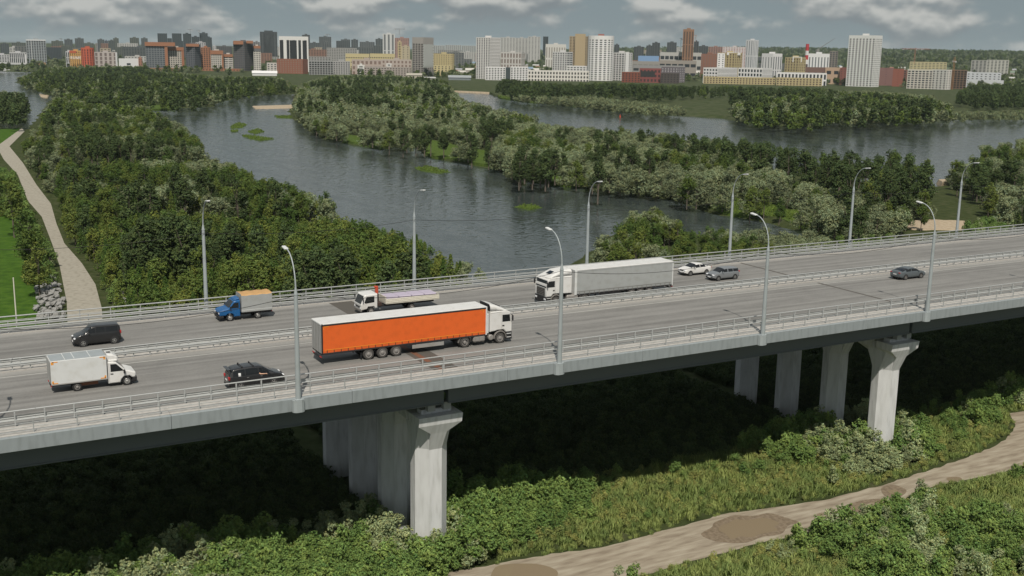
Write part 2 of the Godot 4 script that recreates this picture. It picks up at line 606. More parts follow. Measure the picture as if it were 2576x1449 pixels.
	for q in [[[880, 985], [935, 950], [950, 925], [1010, 900], [1060, 885], [1150, 890], [1240, 875], [1330, 900], [1400, 925], [1340, 940], [1300, 985], [1200, 1000], [1120, 1030], [1010, 1030], [930, 1015]], [[1830, 740], [1900, 728], [1960, 760], [1900, 800], [1840, 780]], [[1600, 860], [1700, 815], [1830, 800], [1830, 850], [1700, 880]]]:
		structure(land(pts(z5.call(smooth(q)), GY), GY + 0.025, 0.0, 0.5), "mud", M.mud)
	# bright sedge along the shores, islets and sand bars
	var fringe := [[[828, 343], [880, 345], [960, 357], [1000, 362], [960, 376], [880, 362]], [[985, 363], [1065, 354], [1150, 372], [1275, 398], [1262, 428], [1150, 408], [1082, 396], [1062, 374]], [[1288, 434], [1350, 436], [1470, 460], [1490, 472], [1420, 471], [1330, 455]], [[1640, 482], [1750, 490], [1890, 520], [1960, 535], [1990, 560], [1900, 552], [1820, 542], [1740, 512]], [[1960, 540], [2010, 545], [2080, 575], [2060, 592], [1985, 570]], [[365, 270], [450, 265], [440, 276], [390, 279]], [[525, 250], [560, 246], [590, 247], [545, 259]], [[690, 292], [735, 292], [735, 298], [700, 297]], [[578, 318], [600, 309], [620, 313], [612, 322], [585, 324]], [[622, 331], [650, 325], [665, 332], [640, 338]], [[608, 340], [640, 342], [690, 350], [655, 355], [625, 349]], [[580, 329], [600, 327], [598, 332], [584, 333]], [[1043, 422], [1080, 419], [1134, 433], [1105, 437], [1060, 430]], [[1293, 521], [1330, 514], [1364, 523], [1330, 529]], [[1250, 242], [1330, 247], [1400, 262], [1330, 258], [1260, 249]], [[1690, 262], [1830, 258], [1850, 275], [1800, 294], [1700, 288]]]
	for q in fringe:
		road_edge.get_or_add("fringe", []).append(pts(q))
		structure(land(pts(q), 0.12 if (q[0][0] > 570 and q[0][0] < 700) or q[0][0] in [1043, 1293] else 1.35, 0.5, 0.8), "sedge_bank", M.marsh)
	for q in [[[636, 268], [735, 265], [740, 272], [645, 274]], [[2040, 574], [2078, 568], [2070, 590], [2050, 586]], [[2265, 572], [2330, 566], [2425, 570], [2420, 592], [2290, 590]], [[700, 226], [755, 212], [765, 196], [745, 196], [705, 214]], [[2555, 480], [2576, 470], [2640, 480], [2640, 500]], [[2360, 462], [2420, 458], [2430, 466], [2370, 470]], [[480, 474], [498, 468], [512, 472], [510, 488], [490, 490]], [[1140, 232], [1232, 236], [1232, 229], [1140, 226]], [[100, 237], [122, 241], [118, 247], [104, 244]]]:
		structure(land(pts(q), 1.6 if q[0][0] > 760 or q[0][0] == 480 else 0.5, 1.0, 0.3), "sand_bar", M.sand)


# ---------------------------------------------------------------- plants
# leaves: small four-cornered faces in clumps spread through the crown
func crown(seed_: int, h: float, r: float, base: float, shape: String, clumps: int, per: int, leaf: float, tone: Color, vary: float, cs := 0.28) -> ArrayMesh:
	var q := RandomNumberGenerator.new()
	q.seed = seed_
	var v := PackedVector3Array()
	var n := PackedVector3Array()
	var c := PackedColorArray()
	var ix := PackedInt32Array()
	var lobes := []      # uneven boughs: the crown is made of several, of different size and height
	var n_l := q.randi_range(5, 7) if shape != "tall" else q.randi_range(8, 11)
	for k in n_l:
		var t := q.randf_range(0.22, 0.74) if k > 0 else 0.8
		var an := q.randf() * TAU
		var room := 1.0 - 0.75 * absf(t - 0.4) if shape == "tall" else 1.0
		var rl := r * q.randf_range(0.36, 0.58) * (0.85 if shape == "tall" else 1.0)
		var off := 0.15 if k == 0 else q.randf_range(0.25, 0.68)
		var high := minf(rl * 1.15, (1.0 - t) * (h - base) + 0.05)
		lobes.append([Vector3(cos(an) * r * off * room, lerpf(base, h, t), sin(an) * r * off * room), rl, maxf(high, rl * 0.6)])
	for k in clumps:
		var lb: Array = lobes[q.randi() % n_l]
		var out := Vector3(q.randfn(), q.randfn(), q.randfn()).normalized()
		var ctr: Vector3 = lb[0] + out * pow(q.randf(), 0.45) * Vector3(lb[1], lb[2], lb[1])
		if shape == "spire":
			var t := q.randf()
			var an := q.randf() * TAU
			var rr := r * (1.05 - t) * sqrt(q.randf())
			ctr = Vector3(cos(an) * rr, lerpf(base, h, t), sin(an) * rr)
			out = Vector3(ctr.x, 0.3, ctr.z).normalized()
		ctr.y = maxf(ctr.y, base * 0.5)
		var cr := r * cs * q.randf_range(0.7, 1.3) * (0.75 if shape == "spire" else 1.0)
		var cv := 1.0 + q.randf_range(-vary, vary)
		var hue := q.randf_range(-0.1, 0.1)
		for j in per:
			var d := Vector3(q.randfn(), q.randfn(), q.randfn()).normalized()
			if d.dot(out) < -0.35:
				d = -d
			var p := ctr + d * cr * sqrt(q.randf()) * Vector3(1, 0.75 if shape != "spire" else 1.3, 1)
			var nn := (d * 0.5 + out * 0.35 + Vector3(q.randfn(), q.randfn(), q.randfn()) * 0.5 + Vector3(0, 0.42, 0)).normalized()
			var s := nn.cross(Vector3(q.randfn(), q.randfn(), q.randfn())).normalized()
			var u := nn.cross(s)
			var sz := leaf * q.randf_range(0.6, 1.3)
			s *= sz
			u *= sz * 0.55
			var a := v.size()
			v.append_array([p - s, p + u, p + s, p - u])
			n.append_array([nn, nn, nn, nn])
			# a leaf's tone is chance alone, the same deep in the crown and at its rim, low and high
			var lv := cv * q.randf_range(0.78, 1.22)
			var cc := Color(tone.r * lv * (1.0 + hue), tone.g * lv, tone.b * lv * (1.0 - hue))
			c.append_array([cc, cc, cc, cc])
			ix.append_array([a, a + 1, a + 2, a, a + 2, a + 3])
	var arr := []
	arr.resize(Mesh.ARRAY_MAX)
	arr[Mesh.ARRAY_VERTEX] = v
	arr[Mesh.ARRAY_NORMAL] = n
	arr[Mesh.ARRAY_COLOR] = c
	arr[Mesh.ARRAY_INDEX] = ix
	var m := ArrayMesh.new()
	m.add_surface_from_arrays(Mesh.PRIMITIVE_TRIANGLES, arr)
	m.surface_set_material(0, M.leaf)
	return m


func trunk(seed_: int, h: float, r: float, limbs: int, spread: float) -> ArrayMesh:
	var q := RandomNumberGenerator.new()
	q.seed = seed_
	var b := MB.new()
	b.tube([Vector3(0, -0.3, 0), Vector3(q.randf_range(-.1, .1), h * 0.35, q.randf_range(-.1, .1)), Vector3(q.randf_range(-.2, .2), h * 0.85, 0)], [r, r * 0.7, r * 0.2], 6)
	for k in limbs:
		var an := q.randf() * TAU
		var y := h * q.randf_range(0.25, 0.6)
		var d := Vector3(cos(an), 0, sin(an)) * spread * q.randf_range(0.5, 0.9)
		b.tube([Vector3(0, y, 0), d * 0.5 + Vector3(0, y + h * 0.12, 0), d + Vector3(0, y + h * 0.28, 0)], [r * 0.45, r * 0.3, r * 0.08], 5)
	var m := b.mesh()
	m.surface_set_material(0, M.bark)
	return m


var plants := {}     # kind -> array of [crown mesh, trunk mesh, height]
var woods := {}      # kind/variant -> transforms that go into the mass


func make_plants() -> void:
	var lm := mat("leaf", 1, 1, 1, 0.7)
	lm.vertex_color_use_as_albedo = true
	lm.backlight_enabled = true
	lm.backlight = lin(0.24, 0.3, 0.1)
	lm.metallic_specular = 0.3
	mat("bark", 0.12, 0.1, 0.08, 0.9)
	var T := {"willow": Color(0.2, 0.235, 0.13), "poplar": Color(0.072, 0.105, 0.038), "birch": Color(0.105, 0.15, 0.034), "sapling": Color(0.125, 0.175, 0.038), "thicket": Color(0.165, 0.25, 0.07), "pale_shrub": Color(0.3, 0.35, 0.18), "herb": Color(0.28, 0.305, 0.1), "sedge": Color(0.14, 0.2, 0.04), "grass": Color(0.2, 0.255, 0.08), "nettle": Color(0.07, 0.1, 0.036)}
	for k in 4:
		var f: float = [0.82, 0.95, 1.08, 1.2][k]
		var t := func(key: String, warm := 0.0) -> Color:
			var c: Color = T[key]
			return Color(c.r * f * (1.0 + warm * (k - 1.5)), c.g * f, c.b * f)
		plants.get_or_add("willow", []).append([crown(10 + k, 7.0, 3.7, 0.4, "round", 420, 12, 0.18, t.call("willow"), 0.22, 0.14), trunk(20 + k, 6.0, 0.22, 5, 2.4), 7.0])
		plants.get_or_add("poplar", []).append([crown(30 + k, 13.0, 2.6, 0.8, "tall", 480, 12, 0.18, t.call("poplar"), 0.24, 0.15), trunk(40 + k, 11.5, 0.24, 6, 1.6), 13.0])
		plants.get_or_add("birch", []).append([crown(50 + k, 9.0, 2.5, 0.7, "tall", 440, 11, 0.145, t.call("birch", 0.1), 0.26, 0.14), trunk(60 + k, 8.5, 0.16, 5, 1.5), 9.0])
		plants.get_or_add("sapling", []).append([crown(70 + k, 6.5, 1.5, 0.3, "tall" if k % 2 else "spire", 330, 10, 0.11, t.call("sapling", 0.12), 0.26, 0.14), trunk(80 + k, 6.0, 0.09, 4, 0.8), 6.5])
		plants.get_or_add("thicket", []).append([crown(90 + k, 2.5, 1.0, 0.0, "round", 330, 9, 0.075, t.call("thicket", 0.05), 0.26, 0.12), trunk(100 + k, 2.1, 0.04, 4, 0.5), 2.5])
		plants.get_or_add("pale_shrub", []).append([crown(110 + k, 2.5, 1.0, 0.0, "round", 320, 9, 0.07, t.call("pale_shrub"), 0.26, 0.12), trunk(120 + k, 2.1, 0.04, 4, 0.5), 2.5])
		plants.get_or_add("herb", []).append([crown(130 + k, 1.3, 0.7, 0.0, "round", 170, 8, 0.055, t.call("herb", 0.05), 0.28, 0.13), trunk(140 + k, 1.0, 0.03, 3, 0.3), 1.3])
		plants.get_or_add("nettle", []).append([crown(190 + k, 1.5, 0.9, 0.0, "round", 170, 8, 0.085, t.call("nettle"), 0.26, 0.13), null, 1.5])  # weeds with shade put into their leaf tone
		plants.get_or_add("grass", []).append([tussock(200 + k, t.call("grass", 0.05)), null, 1.0])
		plants.get_or_add("sedge", []).append([tussock(210 + k, t.call("sedge")), null, 1.0])
		plants.get_or_add("far_willow", []).append([crown(160 + k, 7.0, 3.7, 0.3, "round", 130, 7, 0.42, t.call("willow"), 0.24, 0.16), null, 7.0])
		plants.get_or_add("far_poplar", []).append([crown(170 + k, 13.0, 2.6, 0.5, "tall", 150, 7, 0.44, t.call("poplar"), 0.24, 0.18), null, 13.0])
		plants.get_or_add("far_birch", []).append([crown(180 + k, 9.0, 2.5, 0.4, "tall", 130, 7, 0.38, t.call("birch"), 0.26, 0.18), null, 9.0])


# a tussock of thin leaning blades with a few seed heads
func tussock(seed_: int, tone: Color) -> ArrayMesh:
	var q := RandomNumberGenerator.new()
	q.seed = seed_
	var b := MB.new()
	for k in 150:
		var an := q.randf() * TAU
		var p := Vector3(cos(an), 0, sin(an)) * 0.75 * sqrt(q.randf())
		var lean := Vector3(q.randfn(), 0, q.randfn()) * 0.22
		var hh := q.randf_range(0.35, 1.0)
		var s := Vector3(cos(an + 1.3), 0, sin(an + 1.3)) * 0.028
		var v := q.randf_range(0.75, 1.25)
		b.col = Color(tone.r * v, tone.g * v, tone.b * v)
		var m := p + lean * 0.4 + Vector3(0, hh * 0.6, 0)
		b.quad(p - s, p + s, m + s, m - s)
		b.tri(m - s, m + s, p + lean * 1.3 + Vector3(0, hh, 0))
	for i in b.n.size():
		b.n[i] = (b.n[i] * signf(b.n[i].y + 0.01) + Vector3(0, 0.8, 0)).normalized()
	var mesh := b.mesh()
	mesh.surface_set_material(0, M.leaf)
	return mesh


# region: pixels (of the 2576 picture) that the tree's crown must cover; kinds with weights; heights as factors
var single := []   # trees built one by one: [size, kind, variant, transform, label, group]


func plant_region(poly: Array, y: float, spacing: float, kinds: Array, scale: Vector2, where: String, group: String, ztop := -117.0, clump := 0.0) -> void:
	var pp := PackedVector2Array()
	var lo := Vector2(INF, INF)
	var hi := -lo
	for p in poly:
		pp.append(Vector2(p[0], p[1]))
		for hh in [y, y + 10.0]:
			var g := gp(p[0], p[1], hh)
			lo = lo.min(Vector2(g.x, g.z))
			hi = hi.max(Vector2(g.x, g.z))
	var nz := FastNoiseLite.new()
	nz.seed = 77
	nz.frequency = 0.02
	var total := 0.0
	for k in kinds:
		total += k[1]
	var x := lo.x
	while x < hi.x:
		var z := lo.y
		while z < minf(hi.y, ztop):
			var p := Vector3(x + rng.randf_range(-0.5, 0.5) * spacing, y, z + rng.randf_range(-0.5, 0.5) * spacing)
			z += spacing
			var pick := rng.randf() * total
			if clump > 0.0:
				pick = clampf(0.5 + nz.get_noise_2d(p.x, p.z) * 1.1 + rng.randf_range(-0.5, 0.5) * (1.0 - clump), 0.0, 0.999) * total
			var kind: String = kinds[-1][0]
			for k in kinds:
				pick -= k[1]
				if pick < 0:
					kind = k[0]
					break
			var vn := rng.randi() % 4
			var sc := rng.randf_range(scale.x, scale.y)
			var ang := rng.randf() * TAU
			var h: float = plants[kind][vn][2] * sc
			if p.z > ztop or not Geometry2D.is_point_in_polygon(px(p + Vector3(0, h * 0.93, 0)), pp) or not Geometry2D.is_point_in_polygon(px(p + Vector3(0, h * 0.45, 0)), pp):
				continue
			if p.z > -520.0 and p.z < -100.0 and Geometry2D.is_point_in_polygon(Vector2(p.x, p.z), road_edge.verge):
				continue
			var wet := false
			for f in road_edge.fringe:
				wet = wet or Geometry2D.is_point_in_polygon(Vector2(p.x, p.z), f)
			if wet:
				continue
			var tf := Transform3D(Basis(Vector3.UP, ang).scaled(Vector3(sc * rng.randf_range(0.85, 1.15), sc, sc * rng.randf_range(0.85, 1.15))), p)
			single.append([h / Vector2(p.x, p.z).length(), kind, vn, tf, where, group])
		x += spacing


func make_woods() -> void:
	var A := [[78, 328], [125, 262], [150, 232], [230, 232], [365, 262], [480, 330], [600, 400], [640, 432], [760, 470], [830, 482], [868, 540], [900, 548], [950, 555], [1040, 590], [1070, 618], [1130, 640], [1215, 688], [1100, 720], [1000, 738], [760, 762], [520, 782], [268, 790], [258, 740], [250, 700], [205, 640], [165, 590], [150, 520], [110, 460], [60, 400], [40, 380]]
	var wood := "in the riverside wood behind the far railing"
	plant_region([[180, 575], [420, 520], [640, 540], [880, 545], [1040, 590], [1130, 640], [1215, 690], [1000, 750], [760, 780], [520, 800], [262, 815], [250, 720], [200, 640]], GY, 2.5, [["birch", 1.4], ["sapling", 2.0], ["thicket", 0.8], ["poplar", 0.35]], Vector2(0.6, 1.35), wood, "trees of the riverside wood", -117.0, 0.5)
	plant_region([[150, 400], [560, 400], [640, 432], [760, 470], [830, 482], [868, 540], [640, 545], [420, 525], [240, 565], [165, 600], [135, 540], [110, 470]], GY, 3.6, [["birch", 2.0], ["poplar", 0.4], ["sapling", 1.0], ["willow", 0.5]], Vector2(0.75, 1.15), wood, "trees of the riverside wood", -117.0, 0.6)
	plant_region([[78, 328], [125, 262], [150, 232], [230, 232], [365, 262], [480, 330], [560, 400], [150, 400], [110, 460], [60, 400], [40, 380]], GY, 5.5, [["birch", 1.6], ["willow", 1.2], ["poplar", 0.6]], Vector2(0.75, 1.15), "at the far end of the riverside wood", "trees of the riverside wood", -117.0, 0.6)
	plant_region([[-20, 415], [30, 425], [60, 500], [95, 560], [125, 625], [145, 690], [128, 705], [80, 700], [62, 620], [45, 545], [-20, 520]], GY, 2.2, [["thicket", 2.4], ["birch", 0.25], ["pale_shrub", 0.3]], Vector2(1.0, 1.9), "between the meadow and the gravel road", "bushes beside the gravel road")
	plant_region([[146, 690], [165, 780], [155, 800], [132, 720]], GY, 2.0, [["thicket", 2.0]], Vector2(0.6, 1.1), "between the rock heap and the gravel road", "bushes beside the gravel road")
	plant_region([[-20, 228], [60, 228], [72, 262], [60, 300], [-20, 304]], GY, 7.0, [["poplar", 2.0], ["willow", 0.5]], Vector2(0.9, 1.2), "in the dark clump beyond the meadow", "trees beyond the meadow")
	plant_region([[42, 196], [110, 168], [350, 165], [420, 180], [560, 190], [700, 192], [745, 212], [755, 228], [640, 238], [540, 252], [500, 266], [370, 270], [140, 236], [60, 214]], 0.8, 9.0, [["poplar", 1.2], ["birch", 1.0], ["willow", 1.3]], Vector2(0.8, 1.3), "on the wooded peninsula before the orange towers", "trees of the peninsula", -117.0, 0.7)
	# island: silvery willows at the far end, dark poplars on the river side, mixed trees by the bridge
	plant_region([[738, 285], [752, 212], [830, 188], [1000, 190], [1130, 212], [1162, 250], [1280, 278], [1350, 292], [1350, 420], [1262, 408], [1150, 385], [1062, 362], [960, 358], [880, 345], [820, 338]], 1.25, 6.0, [["birch", 0.5], ["willow", 3.0], ["poplar", 0.5]], Vector2(0.8, 1.25), "at the city end of the long island", "trees of the island", -117.0, 0.6)
	plant_region([[1280, 300], [1440, 318], [1560, 325], [1800, 350], [1960, 420], [1990, 500], [1900, 520], [1740, 490], [1640, 470], [1560, 470], [1470, 460], [1290, 432], [1250, 400]], 1.25, 5.0, [["birch", 0.6], ["willow", 3.0], ["poplar", 0.8]], Vector2(0.75, 1.25), "in the middle of the long island", "trees of the island", -117.0, 0.6)
	plant_region([[1440, 312], [1640, 318], [1830, 338], [1950, 355], [2060, 372], [2130, 362], [2180, 395], [2220, 370], [2335, 388], [2345, 430], [2330, 520], [2200, 520], [2000, 430], [1800, 400], [1600, 360], [1450, 340]], 1.25, 6.5, [["poplar", 3.0], ["birch", 0.5]], Vector2(0.85, 1.3), "on the river side of the long island", "trees of the island", -117.0, 0.3)
	plant_region([[1900, 440], [2100, 470], [2330, 500], [2330, 560], [2200, 585], [2110, 590], [2050, 566], [1960, 540], [1900, 512]], 1.25, 5.0, [["birch", 1.6], ["willow", 2.0], ["poplar", 0.8]], Vector2(0.65, 1.05), "on the island shore near the bridge", "trees of the island", -117.0, 0.6)
	plant_region([[2330, 430], [2480, 365], [2576, 348], [2640, 350], [2640, 560], [2540, 560], [2450, 470], [2400, 455]], 1.25, 6.0, [["willow", 1.6], ["birch", 1.2], ["poplar", 0.8]], Vector2(0.8, 1.2), "on the sandy point by the far end of the bridge", "trees of the island", -117.0, 0.6)
	plant_region([[2105, 575], [2260, 585], [2290, 600], [2200, 618], [2110, 625]], 1.25, 2.4, [["thicket", 2.0], ["pale_shrub", 0.6]], Vector2(0.6, 1.1), "beside the sand behind the far railing", "bushes beside the sand")
	plant_region([[2425, 555], [2640, 510], [2640, 575], [2430, 592]], 1.25, 2.6, [["thicket", 2.0], ["pale_shrub", 0.8]], Vector2(0.9, 1.5), "beside the sand behind the far railing", "bushes beside the sand")
	plant_region([[1498, 668], [1506, 610], [1545, 570], [1600, 530], [1660, 515], [1720, 560], [1740, 600], [1735, 656], [1600, 668]], 1.15, 3.0, [["willow", 1.6], ["birch", 1.4], ["thicket", 1.0]], Vector2(0.65, 1.0), "on the green spit behind the far railing", "trees of the spit", -117.0, 0.6)
	plant_region([[1730, 580], [1790, 565], [1850, 580], [1920, 575], [1980, 585], [2040, 580], [2090, 600], [2100, 650], [1730, 680]], 1.15, 2.8, [["willow", 1.2], ["birch", 1.0], ["thicket", 1.0]], Vector2(0.5, 0.8), "on the green spit behind the far railing", "trees of the spit", -117.0, 0.6)
	plant_region([[1130, 650], [1215, 672], [1250, 700], [1110, 712]], 1.2, 2.6, [["willow", 1.0], ["pale_shrub", 1.0]], Vector2(0.5, 0.9), wood, "trees of the riverside wood")
	# far bank
	plant_region([[1235, 225], [1265, 195], [1400, 208], [1560, 205], [1700, 212], [1900, 215], [2060, 218], [2150, 230], [2150, 245], [1900, 255], [1840, 258], [1700, 245], [1500, 238], [1300, 240]], 2.0, 9.0, [["poplar", 3.0], ["birch", 0.6]], Vector2(0.9, 1.35), "in the dark belt below the white towers", "trees of the far bank", -117.0, 0.3)
	plant_region([[1240, 240], [1330, 238], [1500, 242], [1640, 258], [1720, 268], [1720, 285], [1640, 286], [1500, 270], [1300, 250]], 2.0, 6.5, [["willow", 3.0], ["pale_shrub", 0.5]], Vector2(0.6, 1.0), "at the water's edge of the far bank", "trees of the far bank")
	plant_region([[1840, 262], [1900, 238], [2050, 228], [2200, 228], [2340, 240], [2395, 262], [2390, 296], [2280, 302], [2080, 304], [2030, 314], [1910, 308], [1850, 288]], 2.0, 7.0, [["willow", 2.0], ["birch", 1.0], ["poplar", 0.8]], Vector2(0.9, 1.5), "in the round wood on the far bank", "trees of the far bank", -117.0, 0.6)
	plant_region([[2395, 232], [2450, 210], [2620, 205], [2640, 262], [2420, 262]], 2.0, 9.0, [["poplar", 2.0], ["birch", 1.0]], Vector2(0.9, 1.3), "in the far wood past the white low block", "trees of the far bank", -117.0, 0.5)
	plant_region([[2390, 280], [2640, 276], [2640, 298], [2400, 298]], 2.0, 6.0, [["willow", 1.0], ["thicket", 1.0]], Vector2(0.5, 0.9), "in the low strip on the far bank", "trees of the far bank")
	plant_region([[745, 204], [900, 186], [1060, 190], [1150, 205], [1130, 215], [900, 200], [760, 212]], 2.0, 12.0, [["poplar", 1.0], ["birch", 1.0]], Vector2(0.8, 1.2), "before the beige blocks", "trees of the far bank")
	# sort: the ones that show largest are built one by one
	single.sort_custom(func(a, b): return a[0] > b[0])
	var count := {}
	var node_of := {}
	var look := {"willow": "silvery round willow", "poplar": "tall poplar", "birch": "slender green tree", "sapling": "narrow young green tree", "thicket": "leafy green bush", "pale_shrub": "pale grey-green bush"}
	for t in single:
		var kind: String = t[1]
		count[kind] = count.get(kind, 0) + 1
		if count[kind] <= 200:
			var key: String = kind + str(t[2])
			var o: Node3D
			if not node_of.has(key):
				o = Node3D.new()
				put(plants[kind][t[2]][0], "crown", M.leaf, o)
				put(plants[kind][t[2]][1], "trunk", M.bark, o)
				node_of[key] = o
			else:
				o = node_of[key].duplicate()
			o.name = numbered({"willow": "willow_tree", "poplar": "poplar_tree", "birch": "slender_tree", "sapling": "young_tree", "thicket": "green_bush", "pale_shrub": "pale_bush"}[kind])
			add_child(o)
			o.transform = t[3]
			tag(o, ["dark ", "dull ", "fresh ", "bright "][t[2]] + ("tall " if t[3].basis.y.length() > 1.0 else "low ") + look[kind].replace("tall ", "") + " " + t[4], "bush" if kind in ["thicket", "pale_shrub"] else "tree", t[5])
		else:
			var away := Vector2(t[3].origin.x, t[3].origin.z).length() > 620.0 and kind in ["willow", "poplar", "birch"]
			woods.get_or_add(("far_" if away else "") + kind + "/" + str(t[2]), []).append(t[3])
	var w := thing("woodland", "unbroken mass of willows and poplars along the river", "woodland")
	w.set_meta("kind", "stuff")
	mass(w, woods, true)
	make_thicket()


func mass(parent: Node3D, sets: Dictionary, with_trunks: bool) -> void:
	for key in sets:
		var kv: PackedStringArray = key.split("/")
		for part in (2 if with_trunks else 1):
			var src: ArrayMesh = plants[kv[0]][int(kv[1])][part]
			if src == null:
				continue
			var mm := MultiMesh.new()
			mm.transform_format = MultiMesh.TRANSFORM_3D
			mm.mesh = src
			mm.instance_count = sets[key].size()
			for i in sets[key].size():
				mm.set_instance_transform(i, sets[key][i])
			var mi := MultiMeshInstance3D.new()
			mi.name = ["foliage", "trunks"][part]
			mi.multimesh = mm
			mi.set_meta("kind", "stuff")
			parent.add_child(mi, true)


# the undergrowth under and before the bridge, sedge on the banks
func make_thicket() -> void:
	var sets := {}
	var big := []
	var nz := FastNoiseLite.new()
	nz.seed = 5
	nz.frequency = 0.045
	var x := -12.0
	while x < 200.0:
		var z := -128.0
		while z < -52.0:
			var sp := 0.8 if z > -96.0 else 1.3
			var p := Vector3(x + rng.randf_range(-0.55, 0.55), GY, z + rng.randf_range(-0.55, 0.55))
			z += sp
			var q := px(p + Vector3(0, 1.5, 0))
			if q.x < -60 or q.x > 2640 or q.y > 1560:
				continue
			var pier := false
			for c in [40.2, 97.2]:
				pier = pier or (absf(p.x - c) < 1.9 and p.z < -84.9)
			if pier or Geometry2D.is_point_in_polygon(Vector2(p.x, p.z), road_edge.dirt) or Geometry2D.is_point_in_polygon(Vector2(p.x, p.z), road_edge.gravel):
				continue
			# how near to the track
			var d := 1e9
			for i in road_edge.dirt.size():
				d = minf(d, Geometry2D.get_closest_point_to_segment(Vector2(p.x, p.z), road_edge.dirt[i], road_edge.dirt[(i + 1) % road_edge.dirt.size()]).distance_to(Vector2(p.x, p.z)))
			var a := nz.get_noise_2d(p.x, p.z) + rng.randf_range(-0.2, 0.2)
			# tall scrub by the piers and towards both ends, loose grass and weeds between
			var wild := clampf(nz.get_noise_2d(p.x * 0.6 + 300.0, p.z * 0.6) * 1.3 + 0.85 * (1.0 - sstep(40.0, 54.0, p.x)) + 0.5 * sstep(72.0, 86.0, p.x) + 0.25 * sstep(-84.0, -90.0, p.z), 0.0, 1.0)
			for c in [40.2, 97.2]:
				wild = maxf(wild, 1.0 - sstep(4.5, 8.0, Vector2(p.x - c, (p.z + 82.5) * 0.8).length()))
			if p.z > -77.0:
				wild = clampf(0.25 + nz.get_noise_2d(p.x * 0.8, p.z * 0.8 + 90.0) * 1.2, 0.0, 0.8)
			var kind := "grass"
			if rng.randf() < 0.42 + wild * 0.58:
				kind = "herb" if rng.randf() > wild * 1.2 else ("pale_shrub" if a > 0.12 else "thicket")
			var sc := rng.randf_range(0.6, 1.15) * (0.7 + 0.62 * wild)
			if kind == "grass":
				sc = rng.randf_range(0.7, 1.2)
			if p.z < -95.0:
				kind = "nettle"  # darker leaf colour deepens the shade under the deck
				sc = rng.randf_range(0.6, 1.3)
			if d < 2.0 and not (absf(p.x - 39.5) < 5.0 and p.z < -80.5):
				kind = "grass" if rng.randf() < 0.8 else "herb"
				sc = (0.3 + d * 0.3) * rng.randf_range(0.7, 1.2)
				if d < 0.5 and rng.randf() < 0.5:
					continue
			var vn := rng.randi() % 4
			var tf := Transform3D(Basis(Vector3.UP, rng.randf() * TAU).scaled(Vector3(sc * rng.randf_range(0.9, 1.2), sc * rng.randf_range(0.75, 1.3), sc)), p)
			if not kind in ["herb", "nettle"] and p.z > -93.0 and kind != "grass" and sc > 0.95 and big.size() < 280:
				big.append([kind, vn, tf, "before the bridge" if p.z > -77.0 else "between the dirt track and the bridge piers"])
			else:
				sets.get_or_add(kind + "/" + str(vn), []).append(tf)
		x += 0.8
	for f in road_edge.fringe:
		var lo := Vector2(INF, INF)
		var hi := -lo
		for p in f:
			lo = lo.min(p)
			hi = hi.max(p)
		var st := maxf(1.1, sqrt((hi.x - lo.x) * (hi.y - lo.y) / 500.0))
		var islet: bool = Geometry2D.is_point_in_polygon(f[0] * 0.5 + f[f.size() / 2] * 0.5, f) and (hi.x < 330.0 and lo.y < -460.0 or hi.x - lo.x < 16.0)
		var i := lo.x
		while i < hi.x:
			var j := lo.y
			while j < hi.y:
				var p := Vector2(i + rng.randf_range(-.5, .5) * st, j + rng.randf_range(-.5, .5) * st)
				j += st
				if Geometry2D.is_point_in_polygon(p, f) and not (islet and rng.randf() < 0.35):
					var sc := rng.randf_range(0.6, 1.1) * (0.55 if islet else (1.0 if st < 2.0 else 1.4))
					sets.get_or_add("sedge/" + str(rng.randi() % 4), []).append(Transform3D(Basis(Vector3.UP, rng.randf() * TAU).scaled(Vector3.ONE * sc), Vector3(p.x, 0.3 if islet else 1.2, p.y)))
			i += st
	for t in big:
		var o := Node3D.new()
		o.name = numbered("leafy_shrub" if t[0] == "thicket" else "pale_shrub")
		add_child(o)
		put(plants[t[0]][t[1]][0], "foliage", M.leaf, o)
		put(plants[t[0]][t[1]][1], "stem", M.bark, o)
		o.transform = t[2]
		tag(o, ["dark ", "dull ", "fresh ", "bright "][t[1]] + ("tall leafy green shrub growing " if t[0] == "thicket" else "pale silvery shrub growing ") + t[3], "shrub", "shrubs around the dirt track")
	var w := thing("undergrowth", "dense green weeds and bushes around the dirt track and under the bridge", "undergrowth")
	w.set_meta("kind", "stuff")
	mass(w, sets, false)


# ---------------------------------------------------------------- the bridge
const X0 := -40.0
const X1 := 330.0
const JOINTS := [-16.7, 40.7, 97.7, 154.7, 211.7, 268.7]


